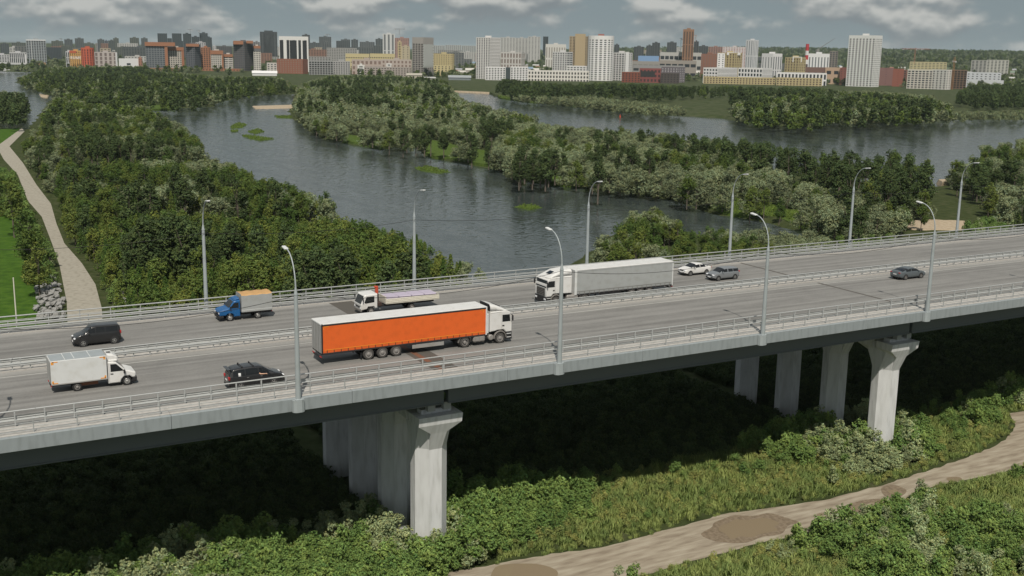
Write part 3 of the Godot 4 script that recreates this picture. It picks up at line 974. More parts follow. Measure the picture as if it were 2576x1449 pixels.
func road_material() -> StandardMaterial3D:
	# asphalt: tracks polished by tyres run along it, dust lies by the kerbs, grain and patches over all
	var im := Image.create(1024, 512, false, Image.FORMAT_RGB8)
	var a := FastNoiseLite.new()
	a.seed = 31
	a.frequency = 0.02
	a.fractal_octaves = 4
	var g := FastNoiseLite.new()
	g.seed = 32
	g.noise_type = FastNoiseLite.TYPE_VALUE
	g.frequency = 0.6
	for y in 512:
		var z := -84.1 - 28.8 * y / 512.0
		var wear := 0.0
		for c in [-86.9, -90.9, -95.6, -103.0, -106.6, -110.4]:
			for o in [-0.85, 0.85]:
				wear += exp(-pow((z - c - o) / 0.5, 2.0))
		var dust := exp(-(-84.1 - z) / 0.5) + exp(-(z + 112.9) / 0.8) + exp(-maxf(0.0, absf(z + 99.95) - 1.1) / 0.45)
		for x in 1024:
			var xs := x if x < 512 else 1024 - x
			var st := a.get_noise_2d(xs * 0.12, y * 2.2)
			var bl := a.get_noise_2d(xs * 0.9, y * 1.1 + 900.0)
			var v := 0.205 - 0.036 * wear + 0.06 * st + 0.022 * bl + 0.08 * minf(1.0, dust) + 0.03 * g.get_noise_2d(x, y)
			im.set_pixel(x, y, lin(v, v * 0.985, v * 0.94))
	var m := mat("asphalt", 1, 1, 1, 0.9)
	m.albedo_texture = ImageTexture.create_from_image(im)
	m.uv1_scale = Vector3(1, 1, 1)
	return m


# guard-rail beam with its two ridges, along x, facing sign s
func beam(b: MB, xa: float, xb: float, y: float, z: float, s: float) -> void:
	var py := [0.0, 0.05, 0.11, 0.155, 0.2, 0.26, 0.31]
	var pz := [0.0, 0.08, 0.08, 0.02, 0.08, 0.08, 0.0]
	for i in 6:
		var p := [Vector3(xa, y + py[i], z + s * pz[i]), Vector3(xb, y + py[i], z + s * pz[i]), Vector3(xb, y + py[i + 1], z + s * pz[i + 1]), Vector3(xa, y + py[i + 1], z + s * pz[i + 1])]
		if s > 0:
			b.quad(p[0], p[1], p[2], p[3])
		else:
			b.quad(p[3], p[2], p[1], p[0])


func rail_run(t: Node3D, called: String, y: float, z: float, h: float, w: float, step := 24.0) -> void:
	var x := X0
	while x < 250.0:
		var b := MB.new()
		b.cbox(Vector3(x + step * 0.5, y, z), Vector3(step - 0.012, h, w), minf(h, w) * 0.3)
		put(b, called, M.galvanised, t)
		x += step


func beam_run(t: Node3D, y: float, z: float, s: float) -> void:
	var x := X0
	while x < 250.0:
		var b := MB.new()
		beam(b, x, x + 11.99, y, z, s)
		put(b, "rail_beam", M.galvanised, t)
		x += 12.0


func post_run(t: Node3D, called: String, step: float, from: float, size: Vector3, y: float, z: float, last := 190.0) -> void:
	var b := MB.new()
	b.cbox(Vector3(0, size.y * 0.5, 0), size, 0.012)
	var m := b.mesh()
	var x := from
	while x < last:
		put(m, called, M.galvanised, t).position = Vector3(x, y, z)
		x += step


func make_bridge() -> void:
	var br := thing("bridge", "long concrete road bridge with grey edge beams crossing the river flats", "bridge")
	var b := MB.new()
	# slab with its hollow underside
	b.box(Vector3((X0 + X1) / 2, DY - 0.36, -98.4), Vector3(X1 - X0, 0.7, 32.8))
	put(b, "deck_slab", M.concrete, br)
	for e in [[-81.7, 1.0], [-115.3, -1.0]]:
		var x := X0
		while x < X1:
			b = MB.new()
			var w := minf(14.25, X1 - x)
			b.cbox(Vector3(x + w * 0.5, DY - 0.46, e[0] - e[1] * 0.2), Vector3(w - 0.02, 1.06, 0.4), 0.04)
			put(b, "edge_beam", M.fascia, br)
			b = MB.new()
			b.cbox(Vector3(x + w * 0.5, DY + 0.07, e[0] - e[1] * 0.85), Vector3(w - 0.015, 0.12, 0.9), 0.03)
			put(b, "kerb_stone", M.pavement, br)
			x += w
		b = MB.new()
		b.box(Vector3((X0 + X1) / 2, DY + 0.05, e[0] - e[1] * 1.85), Vector3(X1 - X0, 0.1, 1.1))
		put(b, "walkway", M.pavement, br)
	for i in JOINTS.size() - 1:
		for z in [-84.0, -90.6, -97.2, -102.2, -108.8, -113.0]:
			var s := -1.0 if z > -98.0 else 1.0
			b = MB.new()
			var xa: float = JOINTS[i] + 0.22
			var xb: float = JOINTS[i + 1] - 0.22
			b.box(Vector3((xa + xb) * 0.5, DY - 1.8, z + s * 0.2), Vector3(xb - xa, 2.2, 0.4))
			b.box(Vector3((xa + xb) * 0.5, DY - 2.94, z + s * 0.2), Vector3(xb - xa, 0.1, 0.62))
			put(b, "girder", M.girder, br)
	for j in JOINTS:  # beams added behind the joint gaps so no daylight shows through
		for s in [-1.1, 1.1]:
			b = MB.new()
			b.box(Vector3(j + s, DY - 1.75, -98.5), Vector3(0.4, 2.0, 28.2))
			put(b, "added_gap_beam", M.girder, br)
	b = MB.new()
	b.box(Vector3((X0 + JOINTS[0]) * 0.5, DY - 1.85, -84.2), Vector3(JOINTS[0] - X0, 2.3, 0.4))
	put(b, "girder", M.girder, br)
	# road surface
	b = MB.new()
	var x := X0
	while x < X1:
		b.quad(Vector3(x, DY, -84.1), Vector3(x + 74, DY, -84.1), Vector3(x + 74, DY, -112.9), Vector3(x, DY, -112.9), Vector2(0, 0), Vector2(1, 1))
		x += 74.0
	var road := structure(b, "road", road_material())
	for l in [[-97.75, 0.14], [-102.15, 0.12], [-85.0, 0.1]]:
		b = MB.new()
		b.quad(Vector3(X0, DY + 0.004, l[0]), Vector3(X1, DY + 0.004, l[0]), Vector3(X1, DY + 0.004, l[0] - l[1]), Vector3(X0, DY + 0.004, l[0] - l[1]))
		put(b, "edge_line", M.line_paint, road)
	var seam := func(xc: float, za: float, zb: float, w: float, m: Material, y: float) -> void:
		var s := MB.new()
		s.quad(Vector3(xc - w * 0.5, y, za), Vector3(xc + w * 0.5, y, za), Vector3(xc + w * 0.5, y, zb), Vector3(xc - w * 0.5, y, zb))
		put(s, "expansion_joint", m, road)
	seam.call(40.9, -84.3, -98.6, 2.3, M.joint_dark, DY + 0.004)
	seam.call(40.5, -84.3, -98.6, 0.5, M.rust, DY + 0.008)
	seam.call(41.9, -101.4, -112.8, 2.6, M.joint_dark, DY + 0.004)
	seam.call(97.7, -84.3, -98.6, 0.4, M.joint_dark, DY + 0.004)
	seam.call(97.7, -101.4, -112.8, 0.4, M.joint_dark, DY + 0.004)

	# piers: eight columns with flared heads, two rows
	var words := ["outermost", "second", "third", "fourth"]
	for r in 2:
		for k in 4:
			var t := thing("bridge_pier", "%s white concrete column of the pier row %s" % [words[k], "below the orange truck" if r == 0 else "among the silvery shrubs"], "bridge pier", Vector3([40.25, 97.2][r], GY, -86.6 - 7.7 * k), 0, "bridge piers")
			pier(t)

	# near railing, crash barriers, median
	var t := thing("railing", "low pedestrian railing on the edge above the bridge piers", "railing")
	rail_run(t, "handrail", DY + 1.14, -82.2, 0.07, 0.1)
	for y in [0.84, 0.56, 0.3]:
		rail_run(t, "rail", DY + y, -82.2, 0.045, 0.045)
	post_run(t, "post", 2.9, X0 + 1.2, Vector3(0.07, 1.0, 0.09), DY + 0.12, -82.2, 125.0)
	t = thing("guard_rail", "galvanised crash barrier with a top rail beside the black minivan's lane", "guard rail", Vector3.ZERO, 0, "crash barriers of the bridge")
	rail_run(t, "top_rail", DY + 1.18, -84.3, 0.09, 0.12)
	beam_run(t, DY + 0.5, -84.37, -1.0)
	post_run(t, "post", 2.0, X0 + 0.6, Vector3(0.1, 1.1, 0.14), DY + 0.02, -84.28, 132.0)
	t = thing("guard_rail", "double crash barrier on the median with a raised pipe rail", "guard rail", Vector3.ZERO, 0, "crash barriers of the bridge")
	b = MB.new()
	b.box(Vector3((X0 + 250) / 2, DY + 0.06, -99.95), Vector3(250 - X0, 0.12, 1.3))
	put(b, "median_kerb", M.pavement, t)
	beam_run(t, DY + 0.44, -99.3, 1.0)
	beam_run(t, DY + 0.44, -100.6, -1.0)
	rail_run(t, "top_rail", DY + 0.96, -99.95, 0.1, 0.12)
	post_run(t, "post", 2.8, X0 + 1.0, Vector3(0.09, 0.82, 0.12), DY + 0.12, -99.95)
	post_run(t, "short_post", 1.4, X0 + 0.3, Vector3(0.09, 0.64, 0.1), DY + 0.12, -99.38)
	post_run(t, "short_post", 2.8, X0 + 0.3, Vector3(0.09, 0.64, 0.1), DY + 0.12, -100.52)
	t = thing("guard_rail", "tall crash barrier of two beams beside the lane of the blue lorry", "guard rail", Vector3.ZERO, 0, "crash barriers of the bridge")
	beam_run(t, DY + 0.3, -112.97, 1.0)
	beam_run(t, DY + 0.72, -112.97, 1.0)
	rail_run(t, "top_rail", DY + 1.2, -113.0, 0.08, 0.1)
	post_run(t, "post", 2.4, X0 + 0.9, Vector3(0.1, 1.12, 0.12), DY + 0.02, -113.05)
	t = thing("railing", "pedestrian railing on the edge above the river", "railing")
	rail_run(t, "handrail", DY + 1.25, -115.0, 0.1, 0.16)
	for y in [0.86, 0.5]:
		rail_run(t, "rail", DY + y, -115.0, 0.06, 0.06)
	post_run(t, "post", 2.9, X0 + 0.5, Vector3(0.08, 1.1, 0.1), DY + 0.12, -115.0)

	# lamps
	var lamp0 := lamp("galvanised lamp post", 1.0)
	var near := [3.2, 26.7, 50.6, 74.0, 97.15, 120.5]
	var by := ["behind the white box van", "between the black minivan and the orange truck", "before the white truck's cab", "before the end of the white truck", "beside the grey saloon", "past the grey saloon"]
	for i in near.size():
		var o := lamp0 if i == 0 else dup(lamp0)
		o.position = Vector3(near[i], DY, -81.55)
		o.set_meta("label", "grey street lamp on the near railing " + by[i])
	var far := [4.5, 28.1, 51.8, 75.2, 97.9, 119.9, 142.3, 165.0]
	by = ["by the rock heap", "beside the blue lorry", "beside the flatbed crane lorry", "behind the white trailer", "beside the silver estate car", "before the green shore grass", "before the sand patch", "past the sand patch"]
	for i in far.size():
		var o := dup(lamp0)
		o.rotation.y = PI
		o.position = Vector3(far[i], DY, -115.35)
		o.set_meta("label", "grey street lamp on the river railing " + by[i])
	lamp0.name = "street_lamp"
	var wire := func(p: Vector3, q: Vector3, sag: float, label: String) -> void:
		var s := MB.new()
		var path := []
		for i in 25:
			var u := i / 24.0
			path.append(p.lerp(q, u) - Vector3(0, sag * 4.0 * u * (1.0 - u), 0))
		s.tube(path, [0.022], 5)
		tag(put(s, "overhead_cable", M.wire), label, "cable", "cables strung between the lamps")
	for i in near.size() - 1:
		wire.call(Vector3(near[i], DY + 8.25, -81.8), Vector3(near[i + 1], DY + 8.25, -81.8), 0.95, "thin black cable sagging between two lamps of the near railing")
	for i in far.size() - 1:
		wire.call(Vector3(far[i], DY + 8.1, -115.1), Vector3(far[i + 1], DY + 8.1, -115.1), 0.6, "thin black cable sagging between two lamps of the river railing")


func dup(o: Node3D) -> Node3D:
	var r: Node3D = o.duplicate()
	r.name = numbered(str(o.name).trim_suffix("_000"))
	add_child(r)
	return r


func pier(t: Node3D) -> void:
	var h := DY - GY
	var b := MB.new()
	var sec := func(y: float, hx: float, hz: float, ch: float) -> Array:
		return [Vector3(-hx + ch, y, hz), Vector3(hx - ch, y, hz), Vector3(hx, y, hz - ch), Vector3(hx, y, -hz + ch), Vector3(hx - ch, y, -hz), Vector3(-hx + ch, y, -hz), Vector3(-hx, y, -hz + ch), Vector3(-hx, y, hz - ch)]
	var skin := func(mb: MB, r: Array) -> void:
		for i in r.size() - 1:
			var m: int = r[i].size()
			for j in m:
				mb.quad(r[i][j], r[i][(j + 1) % m], r[i + 1][(j + 1) % m], r[i + 1][j])
	skin.call(b, [sec.call(-0.5, 1.55, 1.42, 0.92), sec.call(h - 7.4, 1.55, 1.42, 0.92), sec.call(h - 4.9, 1.6, 1.95, 0.5), sec.call(h - 4.3, 1.6, 1.95, 0.5)])
	put(b, "shaft", M.concrete, t)
	b = MB.new()
	for s in [1.0, -1.0]:
		var q := func(y: float, hx: float, zf: float) -> Array:
			if s > 0:
				return [Vector3(-hx, y, zf), Vector3(hx, y, zf), Vector3(hx, y, 0.3), Vector3(-hx, y, 0.3)]
			return [Vector3(-hx, y, -0.3), Vector3(hx, y, -0.3), Vector3(hx, y, -zf), Vector3(-hx, y, -zf)]
		skin.call(b, [q.call(h - 7.5, 0.6, 1.41), q.call(h - 5.75, 0.78, 2.1), q.call(h - 4.85, 2.05, 2.5), q.call(h - 4.05, 2.1, 2.6)])
	b.quad(Vector3(-2.1, h - 4.05, 2.6), Vector3(2.1, h - 4.05, 2.6), Vector3(2.1, h - 4.05, -2.6), Vector3(-2.1, h - 4.05, -2.6))
	put(b, "head", M.concrete, t)
	b = MB.new()
	b.cbox(Vector3(0, h - 3.85, 1.15), Vector3(2.9, 0.42, 1.0), 0.05)
	put(b, "bearing_block", M.concrete, t)
	for sx in [-0.75, 0.75]:
		b = MB.new()
		b.box(Vector3(sx, h - 3.32, 1.95), Vector3(0.7, 0.66, 0.6))
		put(b, "bearing", M.bearing, t)


func lamp(label: String, s: float) -> Node3D:
	var t := thing("street_lamp", label, "street lamp", Vector3.ZERO, 0, "street lamps of the bridge")
	var b := MB.new()
	# bracket that clasps the edge beam
	var ring := []
	for y in [-0.98, 0.02]:
		var r := []
		for p in [[-0.5, -0.1], [-0.44, 0.16], [-0.2, 0.3], [0.2, 0.3], [0.44, 0.16], [0.5, -0.1]]:
			r.append(Vector3(p[0] * s, y, -p[1] * -1.0))
		ring.append(r)
	for j in 5:
		b.quad(ring[0][j], ring[0][j + 1], ring[1][j + 1], ring[1][j])
	for e in [0, 1]:
		for j in range(1, 5):
			if e == 1:
				b.tri(ring[e][0], ring[e][j], ring[e][j + 1])
			else:
				b.tri(ring[e][0], ring[e][j + 1], ring[e][j])
	put(b, "bracket", M.lamp_grey, t)
	b = MB.new()
	b.cbox(Vector3(0, 0.05, 0), Vector3(0.62, 0.06, 0.56), 0.02)
	b.tube([Vector3(0, 0.05, 0), Vector3(0, 4, 0), Vector3(0, 8.35, 0), Vector3(0, 8.45, 0), Vector3(0, 8.95, 0)], [0.22, 0.185, 0.155, 0.15, 0.07], 12)
	put(b, "pole", M.lamp_grey, t)
	b = MB.new()
	b.tube([Vector3(0, 8.4, 0), Vector3(0, 8.46, 0)], [0.175, 0.175], 12)
	put(b, "collar", M.lamp_grey, t)
	b = MB.new()
	var path := []
	for i in 13:
		var u := i / 12.0
		path.append(Vector3(0, 8.9 + 2.75 * sin(u * PI * 0.47), -2.1 * (1.0 - cos(u * PI * 0.47))))
	b.tube(path, [0.07, 0.065, 0.06, 0.055, 0.05], 8)
	put(b, "arm", M.lamp_grey, t)
	b = MB.new()
	b.cbox(Vector3(0, 11.68, -2.35), Vector3(0.34, 0.14, 0.8), 0.05, Basis(Vector3.RIGHT, 0.12))
	var head := put(b, "lamp_head", M.white_panel, t)
	b = MB.new()
	b.box(Vector3(0, 11.595, -2.4), Vector3(0.22, 0.02, 0.5), Basis(Vector3.RIGHT, 0.12))
	put(b, "lens", M.lamp_glass, head)
	return t


# ---------------------------------------------------------------- vehicles: x forward, origin on the road
func wheel(parent: Node3D, x: float, z: float, r: float, w: float, tyre: String, rim: String, deep := 0.05, drum := false) -> void:
	var b := MB.new()
	b.lathe(Vector3.ZERO, [[0.6 * r, -w * 0.5], [0.9 * r, -w * 0.5], [r, -w * 0.36], [r, w * 0.36], [0.92 * r, w * 0.5], [0.63 * r, w * 0.5]], 22)
	var o := put(b, "wheel", M[tyre], parent)
	o.position = Vector3(x, r, z - signf(z) * w * 0.5)
	o.rotation.y = 0.0 if z > 0 else PI
	b = MB.new()
	var e := w * 0.5
	if drum:
		b.lathe(Vector3.ZERO, [[0.64 * r, e], [0.6 * r, e + 0.01], [0.55 * r, e - deep], [0.36 * r, e - deep], [0.3 * r, e + 0.02], [0.15 * r, e + 0.05], [0.001, e + 0.05]], 18)
	else:
		b.lathe(Vector3.ZERO, [[0.64 * r, e], [0.6 * r, e + 0.005], [0.56 * r, e - deep], [0.2 * r, e - deep * 0.6], [0.16 * r, e - deep * 0.3], [0.001, e - deep * 0.3]], 18)
	put(b, "rim", M[rim], o)
	if not drum:
		b = MB.new()
		for k in 5:
			var an := TAU * k / 5.0
			b.box(Vector3(cos(an), sin(an), 0) * r * 0.37 + Vector3(0, 0, e - deep * 0.35), Vector3(r * 0.44, r * 0.13, 0.03), Basis(Vector3.BACK, an))
		put(b, "spokes", M[rim], o)


func patch(called: String, p: Array, m: String, parent: Node3D) -> MeshInstance3D:
	var b := MB.new()
	for i in range(1, p.size() - 1):
		b.tri(p[0], p[i], p[i + 1])
	return put(b, called, M[m], parent)


func part(called: String, ctr: Vector3, s: Vector3, m: String, parent: Node3D, e := 0.02, bs := Basis.IDENTITY) -> MeshInstance3D:
	var b := MB.new()
	b.cbox(ctr, s, e, bs)
	return put(b, called, M[m], parent)


func curve(p: Array, x: float) -> float:
	for i in p.size() - 1:
		if x <= p[i + 1][0]:
			var t := clampf((x - p[i][0]) / maxf(1e-4, p[i + 1][0] - p[i][0]), 0.0, 1.0)
			var s := t * t * (3.0 - 2.0 * t)
			return lerpf(p[i][1], p[i + 1][1], lerpf(t, s, 0.35))
	return p[-1][1]


# A car's skin is one loft; its quads are dealt out to body, side glass, windscreen and rear window.
func car(o: Node3D, s: Dictionary) -> void:
	var prof: Array = s.top
	var xr: float = prof[0][0]
	var xf: float = prof[-1][0]
	var W: float = s.w * 0.5
	var belt: float = s.belt
	var N := 64
	var R := []
	for i in N + 1:
		var x := lerpf(xr, xf, i / float(N))
		var top := curve(prof, x)
		var e := clampf(minf(xf - x, x - xr) / 0.7, 0.0, 1.0)
		var w := W * (0.8 + 0.2 * sqrt(1.0 - pow(1.0 - e, 2.0)))
		var yb: float = 0.2 + 0.16 * pow(1.0 - clampf(minf(xf - x, x - xr) / 0.5, 0.0, 1.0), 2.0)
		var bl := minf(belt, top - 0.03)
		var g := maxf(top - belt, 0.0)
		var wr := w * lerpf(0.9, s.get("roof", 0.74), sstep(0.0, 0.4, g))
		var sh := func(t: float) -> Vector2:
			return Vector2(lerpf(w * 0.955, wr, t), bl + (top - 0.05 - bl) * t)
		var half := [Vector2(0.0, yb), Vector2(w * 0.86, yb), Vector2(w * 0.97, yb + 0.1), Vector2(w, lerpf(yb, bl, 0.4)), Vector2(w * 0.995, lerpf(yb, bl, 0.72)), Vector2(w * 0.97, bl - 0.03), sh.call(0.0), sh.call(0.14), sh.call(0.5), sh.call(0.9), Vector2(wr * 0.95, top - 0.015), Vector2(wr * 0.62, top + 0.012), Vector2(0.0, top + 0.02)]
		var ring := []
		for p in half:
			ring.append(Vector3(x, p.y, p.x))
		for j in range(half.size() - 2, 0, -1):
			ring.append(Vector3(x, half[j].y, -half[j].x))
		R.append(ring)
	var m: int = R[0].size()
	var nor := []
	for i in N + 1:
		var row := []
		for j in m:
			var a: Vector3 = R[mini(i + 1, N)][j] - R[maxi(i - 1, 0)][j]
			var b: Vector3 = R[i][(j + 1) % m] - R[i][(j + m - 1) % m]
			var q := a.cross(b).normalized()
			if q.dot(R[i][j] - Vector3(R[i][j].x, 0.7, 0)) < 0:
				q = -q
			row.append(q)
		nor.append(row)
	var parts := {"body": MB.new(), "windscreen": MB.new(), "rear_window": MB.new(), "sill": MB.new()}
	for i in N:
		var x: float = (R[i][0].x + R[i + 1][0].x) * 0.5
		var g := curve(prof, x) - belt
		for j in m:
			var h := j if j < 12 else m - 1 - j
			var k := "body"
			if (h == 7 or h == 8) and g > 0.17:
				for r in s.side.size():
					if x > s.side[r][0] and x < s.side[r][1]:
						k = "side_window%d%s" % [r, "l" if j < 12 else "r"]
						if not parts.has(k):
							parts[k] = MB.new()
			elif h >= 9:
				if x > s.front[0] and x < s.front[1]:
					k = "windscreen"
				elif x > s.rear[0] and x < s.rear[1]:
					k = "rear_window"
			elif h <= 1:
				k = "sill"
			var mb: MB = parts[k]
			var jj := (j + 1) % m
			var c := mb.v.size()
			mb.v.append_array([R[i][j], R[i + 1][j], R[i + 1][jj], R[i][jj]])
			mb.n.append_array([nor[i][j], nor[i + 1][j], nor[i + 1][jj], nor[i][jj]])
			for z in 4:
				mb.c.append(Color.WHITE)
				mb.uv.append(Vector2.ZERO)
			if (R[i + 1][j] - R[i][j]).cross(R[i + 1][jj] - R[i][j]).dot(nor[i][j]) > 0:
				mb.ix.append_array([c, c + 2, c + 1, c, c + 3, c + 2])
			else:
				mb.ix.append_array([c, c + 1, c + 2, c, c + 2, c + 3])
	for e in [0, N]:
		var ctr := Vector3(R[e][0].x, (R[e][0].y + R[e][12].y) * 0.5, 0)
		for j in m:
			if e == 0:
				parts.body.tri(ctr, R[e][(j + 1) % m], R[e][j])
			else:
				parts.body.tri(ctr, R[e][j], R[e][(j + 1) % m])
	for k in parts:
		if parts[k].v.size():
			put(parts[k], k if not k.begins_with("side_window") else "side_window", M[s.paint if k == "body" else ("black_plastic" if k == "sill" else "glass_dark")], o)
	# wheels in their arches
	for x in s.axles:
		for z in [W, -W]:
			var b := MB.new()
			b.lathe(Vector3.ZERO, [[s.r * 1.17, -0.1], [s.r * 1.17, 0.006], [0.001, 0.006]], 20)
			var a := put(b, "wheel_arch", M.black_plastic, o)
			a.position = Vector3(x, s.r * 1.04, z)
			a.rotation.y = 0.0 if z > 0 else PI
			wheel(o, x, z + signf(z) * 0.02, s.r, 0.21, "rubber", s.get("rim", "rim_steel"), 0.03)
	for z in [1.0, -1.0]:
		var yl: float = s.lamp
		part("headlight", Vector3(xf - 0.14, yl, z * W * 0.66), Vector3(0.22, 0.13, W * 0.42), "lamp_glass", o, 0.05)
		part("tail_light", Vector3(xr + 0.06, s.tail, z * W * 0.72), Vector3(0.16, s.get("tail_h", 0.14), W * 0.34), "red_glass", o, 0.04)
		part("mirror", Vector3(s.front[1] - 0.42, belt + 0.09, z * (W + 0.08)), Vector3(0.12, 0.15, 0.2), s.get("mirror", s.paint), o, 0.04)
		for x in s.get("handles", []):
			part("door_handle", Vector3(x, belt - 0.1, z * W * 0.992), Vector3(0.17, 0.025, 0.03), s.get("handle", s.paint), o, 0.008)
	part("number_plate", Vector3(xr - 0.01, s.tail - 0.22, 0), Vector3(0.03, 0.11, 0.5), "sticker", o, 0.005)
	part("number_plate", Vector3(xf + 0.01, 0.45, 0), Vector3(0.03, 0.11, 0.5), "sticker", o, 0.005)
	part("bumper", Vector3(xf - 0.06, 0.34, 0), Vector3(0.2, 0.16, W * 1.5), "black_plastic", o, 0.05)
	part("bumper", Vector3(xr + 0.06, 0.36, 0), Vector3(0.2, 0.16, W * 1.55), "black_plastic", o, 0.05)
	part("grille", Vector3(xf - 0.08, s.lamp - 0.02, 0), Vector3(0.2, 0.11, W * 0.8), "black_plastic", o, 0.03)


func poly(a: Array) -> PackedVector2Array:
	var p := PackedVector2Array()
	for q in a:
		p.append(Vector2(q[0], q[1]))
	return p


func solid(called: String, a: Array, half: float, e: float, m: String, parent: Node3D, z := 0.0) -> MeshInstance3D:
	var b := MB.new()
	b.prism(poly(a), z - half, z + half, e)
	return put(b, called, M[m], parent)


# flat pane lying on the side of a cab at +-z
func side_pane(called: String, a: Array, z: float, m: String, parent: Node3D) -> void:
	for s in [1.0, -1.0]:
		var p := []
		for q in a:
			p.append(Vector3(q[0], q[1], s * z))
		if s < 0:
			p.reverse()
		patch(called, p, m, parent)


func semi(at: Vector3, turn: float, label: String, s: Dictionary) -> Node3D:
	var t := thing("semi_truck", label, "truck", at, turn)
	# cab, front axle at x = 0
	var cb: float = s.cab_back
	var cab := solid("cab", [[cb, 1.2], [-0.55, 1.24], [-0.3, 1.3], [0.35, 1.3], [0.62, 1.02], [1.2, 1.02], [1.22, 1.7], [1.16, 2.3], [1.02, 2.85], [0.9, 3.0], [0.55, 3.12], [cb, 3.12]], 1.22, 0.07, "white_paint", t)
	var sp := MB.new()
	# roof and wind deflector, narrower towards the top
	var rr := []
	for q in [[0.88, 3.0, 1.18, 3.05], [0.6, 3.02, 1.18, 3.22], [0.1, 3.04, 1.16, 3.45], [-0.45, 3.05, 1.14, 3.68], [cb + 0.02, 3.06, 1.12, 3.82]]:
		rr.append([Vector3(q[0], q[1], q[2]), Vector3(q[0], lerpf(q[1], q[3], 0.7), q[2]), Vector3(q[0], q[3] - 0.02, q[2] * 0.84), Vector3(q[0], q[3], q[2] * 0.5), Vector3(q[0], q[3], -q[2] * 0.5), Vector3(q[0], q[3] - 0.02, -q[2] * 0.84), Vector3(q[0], lerpf(q[1], q[3], 0.7), -q[2]), Vector3(q[0], q[1], -q[2])])
	sp.rings(rr, true, false)
	put(sp, "roof_deflector", M.white_paint, t)
	patch("deflector_hollow", [Vector3(cb + 0.03, 3.1, -1.02), Vector3(cb + 0.03, 3.1, 1.02), Vector3(cb + 0.03, 3.6, 1.0), Vector3(cb + 0.03, 3.76, 0.6), Vector3(cb + 0.03, 3.76, -0.6), Vector3(cb + 0.03, 3.6, -1.0)], "black_plastic", t)
	part("roof_hatch", Vector3(0.12, 3.47, 0), Vector3(0.6, 0.06, 0.8), "glass_dark", t, 0.02, Basis(Vector3.BACK, -0.42))
	part("sun_visor", Vector3(1.08, 2.86, 0), Vector3(0.16, 0.1, 2.3), "white_paint", t, 0.03, Basis(Vector3.BACK, -0.4))
	side_pane("side_window", [[0.2, 2.05], [1.06, 2.05], [0.97, 2.72], [0.2, 2.74]], 1.224, "glass_dark", cab)
	side_pane("door_seam", [[0.14, 1.32], [0.16, 1.32], [0.16, 2.78], [0.14, 2.78]], 1.224, "dusty_plastic", cab)
	side_pane("side_moulding", [[cb + 0.06, 2.98], [0.1, 3.0], [0.1, 3.02], [cb + 0.06, 3.0]], 1.224, "dusty_plastic", cab)
	side_pane("door_handle", [[0.2, 1.62], [0.42, 1.6], [0.42, 1.74], [0.2, 1.76]], 1.226, "black_plastic", cab)
	# windscreen and grille follow the raked nose
	patch("windscreen", [Vector3(1.2, 2.0, 1.1), Vector3(1.2, 2.0, -1.1), Vector3(1.075, 2.74, -1.05), Vector3(1.075, 2.74, 1.05)], "glass_dark", cab)
	var gr := part("grille", Vector3(1.22, 1.5, 0), Vector3(0.05, 0.86, 1.7), "black_plastic", t, 0.02)
	for k in 5:
		part("grille_slat", Vector3(1.255, 1.16 + k * 0.17, 0), Vector3(0.03, 0.05, 1.62), "dusty_plastic", gr, 0.01)
	solid("bumper", [[0.6, 0.34], [1.24, 0.3], [1.26, 1.02], [0.66, 1.01]], 1.21, 0.06, "black_plastic", t)
	for z in [1.0, -1.0]:
		part("step", Vector3(0.92, 0.86, z * 1.2), Vector3(0.5, 0.06, 0.08), "white_panel", t, 0.02)
		part("step", Vector3(0.92, 0.52, z * 1.2), Vector3(0.46, 0.06, 0.08), "white_panel", t, 0.02)
		part("headlight", Vector3(1.25, 0.74, z * 0.92), Vector3(0.06, 0.2, 0.4), "lamp_glass", t, 0.03)
		var mi := part("mirror", Vector3(1.2, 2.38, z * 1.4), Vector3(0.12, 0.55, 0.2), "black_plastic", t, 0.04)
		part("mirror_arm", Vector3(1.16, 2.68, z * 1.3), Vector3(0.06, 0.05, 0.3), "black_plastic", mi, 0.01)
		part("corner_vane", Vector3(1.14, 1.5, z * 1.19), Vector3(0.12, 0.8, 0.08), "white_paint", t, 0.03)
		# arch over the front wheel
		var b := MB.new()
		var ring := []
		for k in 9:
			var an := PI * k / 8.0
			var q := Vector2(cos(an), sin(an))
			ring.append([Vector3(q.x * 0.58, 0.5 + q.y * 0.58, z * 1.0), Vector3(q.x * 0.58, 0.5 + q.y * 0.58, z * 1.215), Vector3(q.x * 0.7, 0.5 + q.y * 0.74, z * 1.215), Vector3(q.x * 0.7, 0.5 + q.y * 0.74, z * 1.0)])
		b.rings(ring, true, true)
		put(b, "front_mudguard", M.dusty_plastic, t)
		b = MB.new()
		ring = []
		for k in 9:
			var an := PI * k / 8.0
			var q := Vector2(cos(an), sin(an))
			ring.append([Vector3(s.drive + q.x * 0.6, 0.5 + q.y * 0.6, z * 0.62), Vector3(s.drive + q.x * 0.6, 0.5 + q.y * 0.6, z * 1.2), Vector3(s.drive + q.x * 0.66, 0.5 + q.y * 0.66, z * 1.2), Vector3(s.drive + q.x * 0.66, 0.5 + q.y * 0.66, z * 0.62)])
		b.rings(ring, true, true)
		put(b, "rear_mudguard", M.dusty_plastic, t)
		wheel(t, 0.0, z * 1.2, 0.5, 0.32, "truck_tyre", "rim_dusty", 0.06, true)
		wheel(t, s.drive, z * 1.2, 0.5, 0.56, "truck_tyre", "rim_dusty", 0.16, true)
	part("fuel_tank", Vector3(s.drive * 0.5 - 0.35, 0.68, 0.92), Vector3(1.25, 0.62, 0.6), "tank", t, 0.12)
	for k in 3:
		part("tank_strap", Vector3(s.drive * 0.5 - 0.8 + k * 0.42, 0.68, 0.92), Vector3(0.05, 0.64, 0.62), "dusty_plastic", t, 0.02)
